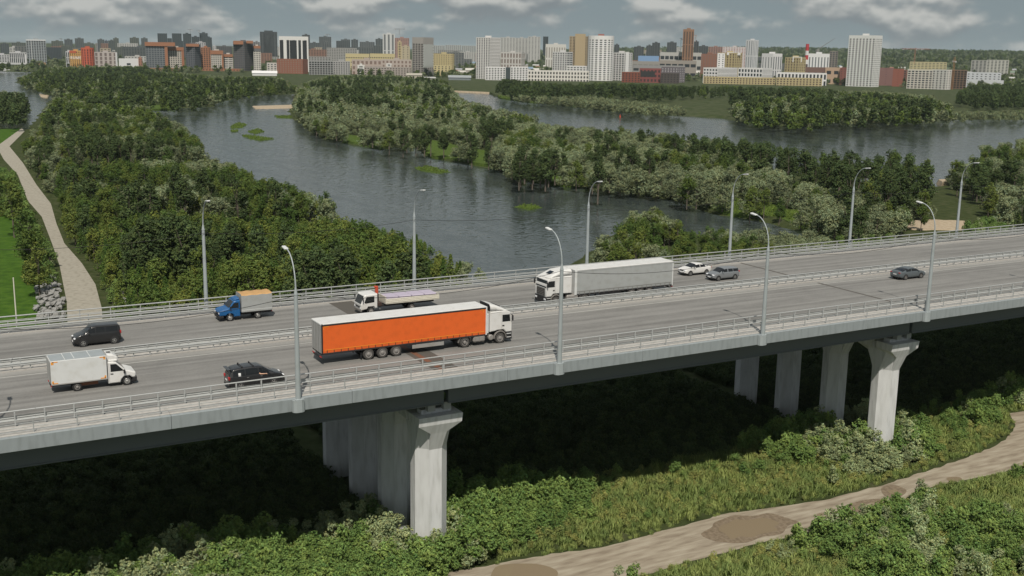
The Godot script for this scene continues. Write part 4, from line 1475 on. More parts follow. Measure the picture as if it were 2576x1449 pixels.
	part("fuel_tank", Vector3(s.drive * 0.5 - 0.3, 0.68, -0.92), Vector3(1.5, 0.62, 0.6), "tank", t, 0.12)
	var at_ := MB.new()
	at_.lathe(Vector3(-0.95, 0.66, 0), [[0.27, 0.55], [0.27, 1.14], [0.2, 1.18], [0.001, 1.18]], 16)
	put(at_, "air_tank", M.tank, t)
	part("chassis_frame", Vector3(s.drive * 0.5, 0.82, 0), Vector3(-s.drive + 1.6, 0.26, 0.9), "chassis", t, 0.02)
	part("air_duct", Vector3(cb - 0.18, 2.0, 0.98), Vector3(0.22, 1.9, 0.24), "white_panel", t, 0.06)
	# trailer
	var tr := Node3D.new()
	tr.name = "trailer"
	t.add_child(tr)
	var xa: float = s.tail
	var xb: float = s.nose
	var y0: float = s.floor
	var y1: float = s.height
	var mid := (xa + xb) * 0.5
	var L := xb - xa
	var rb := MB.new()
	rb.cbox(Vector3(mid, y1 - 0.04, 0), Vector3(L, 0.1, 2.5), 0.035)
	put(rb, "roof", M.white_paint, tr)
	part("headboard", Vector3(xb - 0.05, (y0 + y1) * 0.5, 0), Vector3(0.1, y1 - y0 - 0.12, 2.46), "white_panel", tr, 0.03)
	part("floor", Vector3(mid, y0 + 0.02, 0), Vector3(L - 0.05, 0.16, 2.44), "chassis", tr, 0.02)
	for z in [1.0, -1.0]:
		# tarpaulin with slack between its posts
		var cu := MB.new()
		var ring := []
		var n := 72
		for i in n + 1:
			var x := lerpf(xa + 0.14, xb - 0.16, i / float(n))
			var sl := sin(i * 2.3) * 0.5 + sin(i * 0.9 + 1.0) * 0.5
			var row := []
			for k in [[y0 + 0.04 + 0.03 * sl, 1.2], [y0 + 0.2, 1.238 + 0.014 * sl], [y0 + 0.34, 1.226], [(y0 + y1) * 0.5, 1.236 + 0.012 * sl], [lerpf(y0, y1, 0.75), 1.232 + 0.008 * sl], [y1 - 0.2, 1.23]]:
				row.append(Vector3(x, k[0], z * k[1]))
			if z < 0:
				row.reverse()
			ring.append(row)
		cu.rings(ring, false, false)
		for i in cu.n.size():
			if cu.n[i].z * z < 0:
				cu.n[i] = -cu.n[i]
		put(cu, "curtain", M[s.curtain], tr)
		part("roof_rail", Vector3(mid, y1 - 0.15, z * 1.225), Vector3(L - 0.04, 0.12, 0.05), "black_plastic" if s.curtain == "orange_tarp" else "grey_tarp", tr, 0.015)
		part("corner_post", Vector3(xa + 0.07, (y0 + y1) * 0.5, z * 1.2), Vector3(0.13, y1 - y0, 0.1), "black_plastic" if s.curtain == "orange_tarp" else "white_panel", tr, 0.02)
		part("corner_post", Vector3(xb - 0.08, (y0 + y1) * 0.5, z * 1.2), Vector3(0.16 if s.curtain == "orange_tarp" else 0.3, y1 - y0, 0.12), "white_panel", tr, 0.02)
		part("hem_band", Vector3(mid, y0 + 0.36, z * 1.242), Vector3(L - 0.5, 0.05, 0.012), s.band, tr, 0.004)
		if z > 0 or s.curtain == "grey_tarp":
			var k := 0
			var x := xa + 0.5
			while x < xb - 0.3:
				part("strap", Vector3(x, y0 + 0.15, z * 1.252), Vector3(0.06, 0.34, 0.012), "grease" if s.curtain == "orange_tarp" else "dusty_plastic", tr, 0.003, Basis(Vector3.BACK, 0.08 * sin(k * 1.7)))
				k += 1
				x += 0.64
		for ax in s.axles:
			wheel(t, ax, z * 1.22, 0.5, 0.42, "truck_tyre", "rim_dusty", 0.05, true)
		part("side_guard", Vector3(lerpf(s.axles[0], s.drive, 0.46), 0.66, z * 1.14), Vector3(absf(s.drive - s.axles[0]) * 0.46, 0.36, 0.05), "door_grey" if z > 0 else "chassis", tr, 0.02)
		for f in [0.3, 0.52]:
			part("guard_bracket", Vector3(lerpf(s.axles[0], s.drive, f), 0.92, z * 1.08), Vector3(0.05, 0.4, 0.05), "door_grey", tr, 0.01)
		part("mud_flap", Vector3(s.axles[2] - 0.66, 0.46, z * 0.98), Vector3(0.03, 0.5, 0.4), "black_plastic", tr, 0.01)
		part("tail_light", Vector3(xa - 0.01, 0.72, z * 0.95), Vector3(0.06, 0.12, 0.45), "red_glass", tr, 0.02)
	part("chassis_beam", Vector3(mid - 0.5, y0 - 0.16, 0), Vector3(L - 1.5, 0.22, 1.0), "chassis", tr, 0.02)
	part("axle_box", Vector3(s.axles[1], 0.58, 0), Vector3(absf(s.axles[2] - s.axles[0]) + 0.3, 0.3, 1.5), "chassis", tr, 0.02)
	part("rear_bumper", Vector3(xa + 0.1, 0.58, 0), Vector3(0.12, 0.16, 2.36), "black_plastic", tr, 0.03)
	for z in [0.6, -0.6]:
		part("rear_door", Vector3(xa, (y0 + y1) * 0.5 - 0.03, z), Vector3(0.05, y1 - y0 - 0.22, 1.17), "door_grey", tr, 0.015)
		for q in [0.22, -0.3]:
			part("lock_bar", Vector3(xa - 0.04, (y0 + y1) * 0.5 - 0.05, z + q), Vector3(0.03, y1 - y0 - 0.3, 0.03), "galvanised", tr, 0.008)
	part("rear_header", Vector3(xa, y1 - 0.07, 0), Vector3(0.07, 0.12, 2.46), "white_panel", tr, 0.02)
	part("landing_leg", Vector3(xb - 3.0, 0.72, 0.7), Vector3(0.14, 0.6, 0.14), "chassis", tr, 0.02)
	part("landing_leg", Vector3(xb - 3.0, 0.72, -0.7), Vector3(0.14, 0.6, 0.14), "chassis", tr, 0.02)
	return t


func make_vehicles() -> void:
	var t := semi(Vector3(49.2, DY, -91.15), 0.0, "white tractor pulling a long trailer with an orange tarpaulin side", {"cab_back": -1.08, "drive": -3.7, "axles": [-10.57, -11.9, -13.22], "tail": -17.57, "nose": -1.42, "floor": 0.98, "height": 3.68, "curtain": "orange_tarp", "band": "orange_strap"})
	for p in [[-17.15, 3.42, 0.5, 0.05], [-17.38, 3.3, 0.05, 0.3], [-1.95, 3.42, 0.36, 0.05], [-1.8, 3.3, 0.05, 0.3]]:
		part("corner_mark", Vector3(p[0], p[1], 1.243), Vector3(p[2], p[3], 0.012), "orange_strap", t.get_node("trailer"), 0.003)
	t = semi(Vector3(62.3, DY, -102.65), PI, "white tractor pulling a trailer with plain pale grey sides", {"cab_back": -2.0, "drive": -3.7, "axles": [-10.0, -11.2, -12.4], "tail": -15.65, "nose": -2.4, "floor": 0.92, "height": 3.7, "curtain": "grey_tarp", "band": "dusty_plastic"})
	box_van()
	blue_lorry()
	crane_lorry()
	t = thing("black_minivan", "black minivan with roof bars and a driver's arm out of the window", "car", Vector3(24.8, DY, -86.9))
	car(t, {"top": [[-2.28, 0.7], [-2.25, 1.1], [-2.1, 1.5], [-1.85, 1.68], [-1.4, 1.74], [-0.4, 1.78], [0.35, 1.72], [1.4, 1.16], [1.6, 1.08], [2.0, 0.97], [2.25, 0.75], [2.32, 0.5]], "w": 1.8, "belt": 1.06, "roof": 0.8, "side": [[-1.95, -1.0], [-0.92, 0.08], [0.16, 0.95]], "front": [0.42, 1.4], "rear": [-2.24, -1.92], "axles": [-1.36, 1.36], "r": 0.32, "paint": "black_paint", "lamp": 0.78, "tail": 0.98, "tail_h": 0.26, "handles": [-0.75, 0.35], "handle": "rim_steel"})
	for x in [-1.15, -0.25]:
		part("roof_bar", Vector3(x, 1.84, 0), Vector3(0.06, 0.05, 1.4), "black_plastic", t, 0.015)
		for z in [-0.62, 0.62]:
			part("bar_foot", Vector3(x, 1.8, z), Vector3(0.12, 0.14, 0.08), "black_plastic", t, 0.02)
	part("roof_spoiler", Vector3(-2.2, 1.68, 0), Vector3(0.3, 0.05, 1.3), "black_paint", t, 0.02)
	part("window_sticker", Vector3(-1.42, 1.26, 0.868), Vector3(0.2, 0.26, 0.012), "sticker", t, 0.003, Basis(Vector3.RIGHT, -0.32))
	# the driver's forearm on the sill
	var b := MB.new()
	b.tube([Vector3(0.2, 1.18, 0.8), Vector3(0.28, 1.13, 0.9), Vector3(0.5, 1.12, 0.93), Vector3(0.66, 1.11, 0.93), Vector3(0.74, 1.1, 0.92)], [0.05, 0.052, 0.045, 0.033, 0.03], 8)
	for k in 4:
		b.tube([Vector3(0.73, 1.115 - k * 0.012, 0.905 + k * 0.012), Vector3(0.79, 1.11 - k * 0.013, 0.91 + k * 0.012), Vector3(0.83 - 0.01 * absf(k - 1.5), 1.085 - k * 0.012, 0.91 + k * 0.01)], [0.01, 0.009, 0.007], 5)
	b.tube([Vector3(0.7, 1.13, 0.9), Vector3(0.76, 1.14, 0.885), Vector3(0.8, 1.13, 0.88)], [0.012, 0.011, 0.008], 5)
	var arm := put(b, "person", M.skin)
	arm.position = t.position
	tag(arm, "bare forearm of a driver resting on the minivan's window sill", "person")
	t = thing("black_van", "black high-roofed car with bright headlights in the opposite lanes", "car", Vector3(15.75, DY, -106.0), PI)
	car(t, {"top": [[-2.0, 0.6], [-1.98, 1.2], [-1.92, 1.62], [-1.7, 1.76], [0.1, 1.8], [0.5, 1.74], [1.2, 1.2], [1.4, 1.1], [1.85, 0.97], [2.1, 0.72], [2.16, 0.5]], "w": 1.8, "belt": 1.1, "roof": 0.84, "side": [[-1.7, -0.65], [-0.58, 0.2], [0.28, 0.85]], "front": [0.55, 1.25], "rear": [-1.98, -1.85], "axles": [-1.35, 1.36], "r": 0.33, "paint": "black_paint", "lamp": 0.76, "tail": 1.05, "tail_h": 0.3, "handles": [-0.4, 0.4]})
	t = thing("white_saloon", "white four-door saloon car near the river railing", "car", Vector3(87.28, DY, -109.3), PI)
	car(t, {"top": [[-2.12, 0.7], [-2.08, 0.95], [-1.75, 1.03], [-1.2, 1.2], [-0.6, 1.38], [-0.05, 1.43], [0.35, 1.39], [1.0, 1.04], [1.15, 0.97], [1.65, 0.87], [1.95, 0.7], [2.05, 0.5]], "w": 1.7, "belt": 0.93, "side": [[-1.05, -0.28], [-0.2, 0.72]], "front": [0.38, 1.06], "rear": [-1.62, -0.75], "axles": [-1.25, 1.25], "r": 0.31, "paint": "white_paint", "lamp": 0.7, "tail": 0.85})
	t = thing("silver_estate", "silver estate car with dark windows beside the white saloon", "car", Vector3(88.5, DY, -105.35), PI)
	car(t, {"top": [[-2.05, 0.7], [-2.03, 1.05], [-1.92, 1.28], [-1.7, 1.42], [0.0, 1.48], [0.4, 1.43], [1.02, 1.06], [1.18, 0.98], [1.7, 0.88], [1.98, 0.7], [2.06, 0.5]], "w": 1.68, "belt": 0.94, "roof": 0.78, "side": [[-1.85, -1.05], [-0.98, -0.22], [-0.14, 0.74]], "front": [0.42, 1.08], "rear": [-2.02, -1.74], "axles": [-1.28, 1.28], "r": 0.31, "paint": "silver_paint", "lamp": 0.72, "tail": 0.95, "tail_h": 0.24})
	t = thing("grey_saloon", "grey fastback saloon car close to the median barrier", "car", Vector3(110.4, DY, -96.15))
	car(t, {"top": [[-2.3, 0.68], [-2.26, 1.0], [-1.95, 1.07], [-1.1, 1.3], [-0.4, 1.41], [0.1, 1.4], [0.45, 1.33], [1.2, 1.0], [1.38, 0.94], [1.95, 0.82], [2.2, 0.66], [2.3, 0.5]], "w": 1.82, "belt": 0.94, "side": [[-1.2, -0.35], [-0.27, 0.85]], "front": [0.45, 1.25], "rear": [-1.85, -0.85], "axles": [-1.35, 1.35], "r": 0.33, "paint": "grey_paint", "lamp": 0.68, "tail": 0.9, "tail_h": 0.09, "rim": "rim_dusty"})


func box_van() -> void:
	var t := thing("box_van", "white refrigerated box van with orange corner marks", "van", Vector3(15.65, DY, -92.25))
	part("cargo_box", Vector3(-3.6, 1.7, 0), Vector3(4.18, 1.94, 2.1), "white_panel", t, 0.03)
	part("box_roof", Vector3(-3.6, 2.68, 0), Vector3(4.1, 0.05, 2.02), "roof_grey", t, 0.02)
	for x in [-4.6, -3.9, -2.7]:
		part("roof_seam", Vector3(x, 2.71, 0), Vector3(0.05, 0.02, 2.0), "white_panel", t, 0.005)
	for z in [1.052, -1.052]:
		part("box_rail", Vector3(-3.6, 0.76, z), Vector3(4.2, 0.1, 0.03), "door_grey", t, 0.01)
		for q in [[-5.55, 2.5, 0.2, 0.24], [-5.35, 2.58, 0.4, 0.08], [-1.66, 2.5, 0.16, 0.24], [-1.82, 2.58, 0.4, 0.08], [-5.58, 0.95, 0.14, 0.22], [-5.4, 0.86, 0.4, 0.08], [-1.66, 0.95, 0.14, 0.22], [-1.82, 0.86, 0.4, 0.08]]:
			part("corner_mark", Vector3(q[0], q[1], z), Vector3(q[2], q[3], 0.014), "amber", t, 0.004)
	for z in [0.52, -0.52]:
		part("rear_door", Vector3(-5.7, 1.7, z), Vector3(0.05, 1.8, 1.0), "door_grey", t, 0.015)
		part("lock_bar", Vector3(-5.74, 1.7, z * 0.6), Vector3(0.03, 1.7, 0.03), "galvanised", t, 0.008)
	var cab := solid("cab", [[-1.42, 0.3], [-0.5, 0.3], [-0.42, 0.55], [-0.2, 0.78], [0.2, 0.78], [0.42, 0.6], [0.66, 0.62], [0.72, 0.8], [0.68, 1.02], [0.3, 1.18], [-0.05, 1.28], [-0.78, 2.02], [-1.0, 2.08], [-1.42, 2.08]], 0.99, 0.08, "white_paint", t)
	side_pane("side_window", [[-1.24, 1.26], [-0.2, 1.26], [-0.78, 1.88], [-1.24, 1.9]], 0.994, "glass_dark", cab)
	side_pane("door_seam", [[-1.36, 0.42], [-1.34, 0.42], [-1.34, 1.95], [-1.36, 1.95]], 0.994, "dusty_plastic", cab)
	side_pane("door_handle", [[-1.26, 1.04], [-1.04, 1.02], [-1.04, 1.12], [-1.26, 1.14]], 0.996, "black_plastic", cab)
	patch("windscreen", [Vector3(-0.08, 1.325, 0.86), Vector3(-0.08, 1.325, -0.86), Vector3(-0.76, 2.015, -0.78), Vector3(-0.76, 2.015, 0.78)], "glass_dark", cab)
	solid("bumper", [[0.4, 0.24], [0.7, 0.22], [0.8, 0.5], [0.74, 0.72], [0.46, 0.62]], 0.95, 0.08, "black_plastic", t)
	solid("cooling_unit", [[-1.44, 2.06], [-0.5, 2.06], [-0.62, 2.4], [-0.95, 2.62], [-1.44, 2.68]], 0.72, 0.1, "white_paint", t)
	part("fan", Vector3(-1.2, 2.67, 0), Vector3(0.34, 0.04, 0.34), "black_plastic", t, 0.06)
	part("roof_fairing", Vector3(-1.0, 2.14, 0), Vector3(0.7, 0.14, 1.7), "white_paint", t, 0.05)
	for z in [1.0, -1.0]:
		part("headlight", Vector3(0.6, 0.86, z * 0.74), Vector3(0.18, 0.2, 0.3), "lamp_glass", t, 0.05)
		part("mirror", Vector3(-0.2, 1.22, z * 1.14), Vector3(0.14, 0.34, 0.2), "black_plastic", t, 0.05)
		part("running_board", Vector3(-2.9, 0.5, z * 0.8), Vector3(1.4, 0.26, 0.08), "rust", t, 0.02)
		part("tail_light", Vector3(-5.7, 0.62, z * 0.85), Vector3(0.06, 0.1, 0.3), "red_glass", t, 0.02)
		wheel(t, 0.0, z * 0.97, 0.35, 0.2, "rubber", "rim_steel", 0.04, true)
		wheel(t, -3.81, z * 0.97, 0.35, 0.42, "rubber", "rim_dusty", 0.1, true)
	part("chassis_frame", Vector3(-3.2, 0.56, 0), Vector3(5.0, 0.22, 0.8), "chassis", t, 0.02)


func blue_lorry() -> void:
	var t := thing("blue_lorry", "blue bonneted lorry with a grey canvas body and a tan canvas roof", "truck", Vector3(28.91, DY, -110.1), PI)
	# sagging canvas over its bows
	var b := MB.new()
	var rr := []
	for i in 13:
		var x := lerpf(-4.3, -1.18, i / 12.0)
		var s := 0.03 * cos(i * PI * 0.5) - 0.01
		rr.append([Vector3(x, 1.02, -1.0), Vector3(x, 2.5 + s, -0.99 - s), Vector3(x, 2.6 + s, -0.82), Vector3(x, 2.64 + s, 0), Vector3(x, 2.6 + s, 0.82), Vector3(x, 2.5 + s, 0.99 + s), Vector3(x, 1.02, 1.0)])
	var side := MB.new()
	for i in 12:
		for j in 6:
			var mb: MB = b if j in [1, 2, 3, 4] else side
			mb.quad(rr[i][j + 1], rr[i][j], rr[i + 1][j], rr[i + 1][j + 1])
	for e in [0, 12]:
		for j in range(1, 6):
			if e == 0:
				side.tri(rr[e][0], rr[e][j], rr[e][j + 1])
			else:
				side.tri(rr[e][0], rr[e][j + 1], rr[e][j])
	for mb in [b, side]:
		for i in mb.n.size():
			if mb.n[i].dot(mb.v[i] - Vector3(-2.7, 1.6, 0)) < 0:
				mb.n[i] = -mb.n[i]
	put(b, "canvas_roof", M.tan_tarp, t)
	put(side, "canvas_side", M.grey_tarp, t)
	part("drop_side", Vector3(-2.74, 0.92, 0), Vector3(3.14, 0.24, 2.06), "galvanised", t, 0.03)
	part("load_bed", Vector3(-2.74, 0.77, 0), Vector3(3.1, 0.1, 1.98), "chassis", t, 0.02)
	var cab := solid("cab", [[-1.06, 0.42], [-0.42, 0.42], [-0.4, 0.6], [-0.2, 0.76], [0.2, 0.76], [0.4, 0.6], [1.0, 0.6], [1.06, 0.9], [0.98, 1.08], [0.55, 1.2], [0.12, 1.3], [-0.42, 1.96], [-0.6, 2.04], [-1.06, 2.06]], 0.93, 0.07, "blue_paint", t)
	side_pane("side_window", [[-0.9, 1.3], [0.0, 1.3], [-0.42, 1.82], [-0.9, 1.86]], 0.934, "glass_dark", cab)
	patch("windscreen", [Vector3(0.08, 1.36, 0.82), Vector3(0.08, 1.36, -0.82), Vector3(-0.405, 1.952, -0.74), Vector3(-0.405, 1.952, 0.74)], "glass_dark", cab)
	solid("roof_fairing", [[-1.04, 2.04], [-0.5, 2.04], [-0.6, 2.16], [-1.04, 2.26]], 0.7, 0.06, "blue_paint", t)
	solid("bumper", [[0.62, 0.34], [1.1, 0.34], [1.14, 0.58], [0.62, 0.6]], 0.92, 0.05, "chassis", t)
	part("grille", Vector3(1.06, 0.8, 0), Vector3(0.06, 0.2, 0.9), "black_plastic", t, 0.02)
	for z in [1.0, -1.0]:
		part("headlight", Vector3(1.0, 0.84, z * 0.7), Vector3(0.16, 0.2, 0.32), "lamp_glass", t, 0.05)
		part("mirror", Vector3(-0.02, 1.42, z * 1.08), Vector3(0.1, 0.28, 0.18), "black_plastic", t, 0.03)
		part("tail_light", Vector3(-4.3, 0.66, z * 0.8), Vector3(0.06, 0.1, 0.3), "red_glass", t, 0.02)
		wheel(t, 0.0, z * 0.92, 0.34, 0.2, "rubber", "rim_steel", 0.03, true)
		wheel(t, -2.83, z * 0.94, 0.34, 0.4, "rubber", "rim_steel", 0.1, true)
	part("chassis_frame", Vector3(-2.4, 0.56, 0), Vector3(4.0, 0.22, 0.8), "chassis", t, 0.02)


func crane_lorry() -> void:
	var t := thing("crane_lorry", "white flatbed lorry with a folded red loading crane behind its cab", "truck", Vector3(42.7, DY, -106.9), PI)
	var cab := solid("cab", [[-0.72, 0.62], [-0.45, 0.62], [-0.3, 0.82], [0.3, 0.82], [0.45, 0.6], [1.08, 0.5], [1.12, 1.1], [0.72, 2.02], [0.6, 2.1], [-0.72, 2.14]], 0.98, 0.08, "white_paint", t)
	side_pane("side_window", [[-0.36, 1.28], [0.62, 1.2], [0.74, 1.34], [0.5, 1.9], [-0.36, 1.92]], 0.984, "glass_dark", cab)
	patch("windscreen", [Vector3(1.1, 1.17, 0.86), Vector3(1.1, 1.17, -0.86), Vector3(0.755, 1.965, -0.8), Vector3(0.755, 1.965, 0.8)], "glass_dark", cab)
	part("bumper", Vector3(1.06, 0.46, 0), Vector3(0.16, 0.26, 1.9), "dusty_plastic", t, 0.05)
	part("grille", Vector3(1.12, 0.84, 0), Vector3(0.04, 0.16, 1.2), "black_plastic", t, 0.02)
	var b := MB.new()
	b.cbox(Vector3(-1.05, 0.95, 0), Vector3(0.5, 0.4, 1.5), 0.04)
	b.cbox(Vector3(-1.05, 1.5, 0.1), Vector3(0.34, 0.9, 0.4), 0.04)
	b.tube([Vector3(-1.05, 1.9, 0.1), Vector3(-1.1, 1.6, 0.75), Vector3(-1.0, 1.2, 0.9)], [0.12, 0.1, 0.08], 8)
	var cr := put(b, "loading_crane", M.grease, t)
	b = MB.new()
	b.cbox(Vector3(-1.05, 2.3, 0.1), Vector3(0.3, 0.85, 0.3), 0.05)
	b.cbox(Vector3(-0.95, 2.66, 0.1), Vector3(0.36, 0.16, 0.34), 0.05)
	put(b, "crane_boom", M.crane_red, cr)
	part("load_bed", Vector3(-4.65, 1.0, 0), Vector3(6.1, 0.12, 2.1), "cream", t, 0.02)
	for z in [1.06, -1.06]:
		for k in 3:
			for h in 2:
				part("side_board", Vector3(-3.15 - 3.02 * h, 1.12 + k * 0.155, z), Vector3(2.96, 0.14, 0.05), "cream", t, 0.03)
		for x in [-1.62, -4.65, -7.68]:
			part("stake", Vector3(x, 1.28, z), Vector3(0.08, 0.56, 0.07), "cream", t, 0.01)
		part("fender", Vector3(-4.6, 0.86, z * 0.85), Vector3(0.9, 0.08, 0.4), "black_plastic", t, 0.03)
		wheel(t, 0.0, z * 0.9, 0.38, 0.22, "rubber", "rim_dusty", 0.04, true)
		wheel(t, -4.6, z * 0.93, 0.38, 0.44, "rubber", "rim_dusty", 0.1, true)
		part("headlight", Vector3(1.1, 0.72, z * 0.72), Vector3(0.08, 0.16, 0.28), "lamp_glass", t, 0.03)
		part("mirror", Vector3(0.95, 1.7, z * 1.1), Vector3(0.1, 0.36, 0.18), "black_plastic", t, 0.03)
	part("headboard", Vector3(-1.62, 1.4, 0), Vector3(0.06, 0.7, 2.1), "cream", t, 0.01)
	part("tail_board", Vector3(-7.7, 1.28, 0), Vector3(0.06, 0.46, 2.1), "cream", t, 0.01)
	part("chassis_frame", Vector3(-3.6, 0.72, 0), Vector3(7.6, 0.24, 0.8), "chassis", t, 0.02)
	# sheeted load
	for k in 4:
		var o := part("wrapped_bale", Vector3(42.7 + 2.45 + k * 1.45, DY + 1.36, -106.9), Vector3(1.36, 0.6, 1.9), "lilac", self, 0.08)
		tag(o, "bale wrapped in lilac sheeting on the flatbed crane lorry", "bale", "bales on the crane lorry")


# ---------------------------------------------------------------- the city
const ZOOM := {0: [0.0, 1.0, 0.0, 1.0], 1: [0.0, 0.2604, 40.25, 0.2604], 2: [637.3, 0.2604, 40.25, 0.2604], 3: [1140.4, 0.2604, 40.25, 0.2604], 4: [1744.0, 0.3229, 40.25, 0.3229]}


func zp(z: int, x: float, y: float) -> Vector2:
	return Vector2(ZOOM[z][0] + x * ZOOM[z][1], ZOOM[z][2] + y * ZOOM[z][3])


func paint(c: Array) -> StandardMaterial3D:
	var key := "wall_%.2f_%.2f_%.2f" % [c[0], c[1], c[2]]
	if not M.has(key):
		mat(key, c[0] * 0.86, c[1] * 0.86, c[2] * 0.86, 0.85)
	return M[key]


# a wall from a to b (as seen from outside, left to right) with window openings cut in it; adds a window pane behind each opening
func facade(b: MB, a: Vector3, c: Vector3, y0: float, y1: float, cols: int, rows: int, fw: float, fh: float, deep: float, panes: Array) -> void:
	var r := (c - a)
	var L := r.length()
	r /= L
	var n := r.cross(Vector3.UP)
	var P := func(x: float, y: float, k := 0.0) -> Vector3:
		return a + r * x + Vector3(0, y, 0) - n * k
	if cols == 0 or rows == 0:
		b.quad(P.call(0.0, y0), P.call(L, y0), P.call(L, y1), P.call(0.0, y1))
		return
	var ch := (y1 - y0) / rows
	var cw := L / cols
	var wx := cw * fw
	var wy := ch * fh
	for j in rows + 1:
		var ya := y0 if j == 0 else y0 + ch * (j - 0.5) + wy * 0.5
		var yb := y1 if j == rows else y0 + ch * (j + 0.5) - wy * 0.5
		b.quad(P.call(0.0, ya), P.call(L, ya), P.call(L, yb), P.call(0.0, yb))
	for j in rows:
		var ya := y0 + ch * (j + 0.5) - wy * 0.5
		var yb := ya + wy
		for i in cols + 1:
			var xa := 0.0 if i == 0 else cw * (i - 0.5) + wx * 0.5
			var xb := L if i == cols else cw * (i + 0.5) - wx * 0.5
			b.quad(P.call(xa, ya), P.call(xb, ya), P.call(xb, yb), P.call(xa, yb))
		for i in cols:
			var xa := cw * (i + 0.5) - wx * 0.5
			var xb := xa + wx
			b.quad(P.call(xa, ya), P.call(xa, yb), P.call(xa, yb, deep), P.call(xa, ya, deep))
			b.quad(P.call(xb, yb), P.call(xb, ya), P.call(xb, ya, deep), P.call(xb, yb, deep))
			b.quad(P.call(xb, ya), P.call(xa, ya), P.call(xa, ya, deep), P.call(xb, ya, deep))
			b.quad(P.call(xa, yb), P.call(xb, yb), P.call(xb, yb, deep), P.call(xa, yb, deep))
			panes.append([P.call((xa + xb) * 0.5, (ya + yb) * 0.5, deep - 0.01), r, n, Vector2(wx + 0.02, wy + 0.02)])


func set_panes(t: Node3D, panes: Array, d: float, m: Material) -> void:
	if panes.is_empty():
		return
	var shapes := {}
	var rest := MB.new()
	var k := 0
	for p in panes:
		var s: Vector2 = p[3]
		if maxf(s.x, s.y) * 4220.0 / d >= 9.5 and k < 220:
			var key := "%.2f/%.2f" % [s.x, s.y]
			if not shapes.has(key):
				var b := MB.new()
				b.quad(Vector3(-s.x, -s.y, 0) * 0.5, Vector3(s.x, -s.y, 0) * 0.5, Vector3(s.x, s.y, 0) * 0.5, Vector3(-s.x, s.y, 0) * 0.5)
				shapes[key] = b.mesh()
			put(shapes[key], "window", m, t).transform = Transform3D(Basis(p[1], Vector3.UP, p[2]), p[0])
			k += 1
		else:
			var x: Vector3 = p[1] * s.x * 0.5
			var y := Vector3(0, s.y * 0.5, 0)
			rest.quad(p[0] - x - y, p[0] + x - y, p[0] + x + y, p[0] - x + y)
	if rest.v.size():
		put(rest, "window_rows", m, t).set_meta("kind", "stuff")


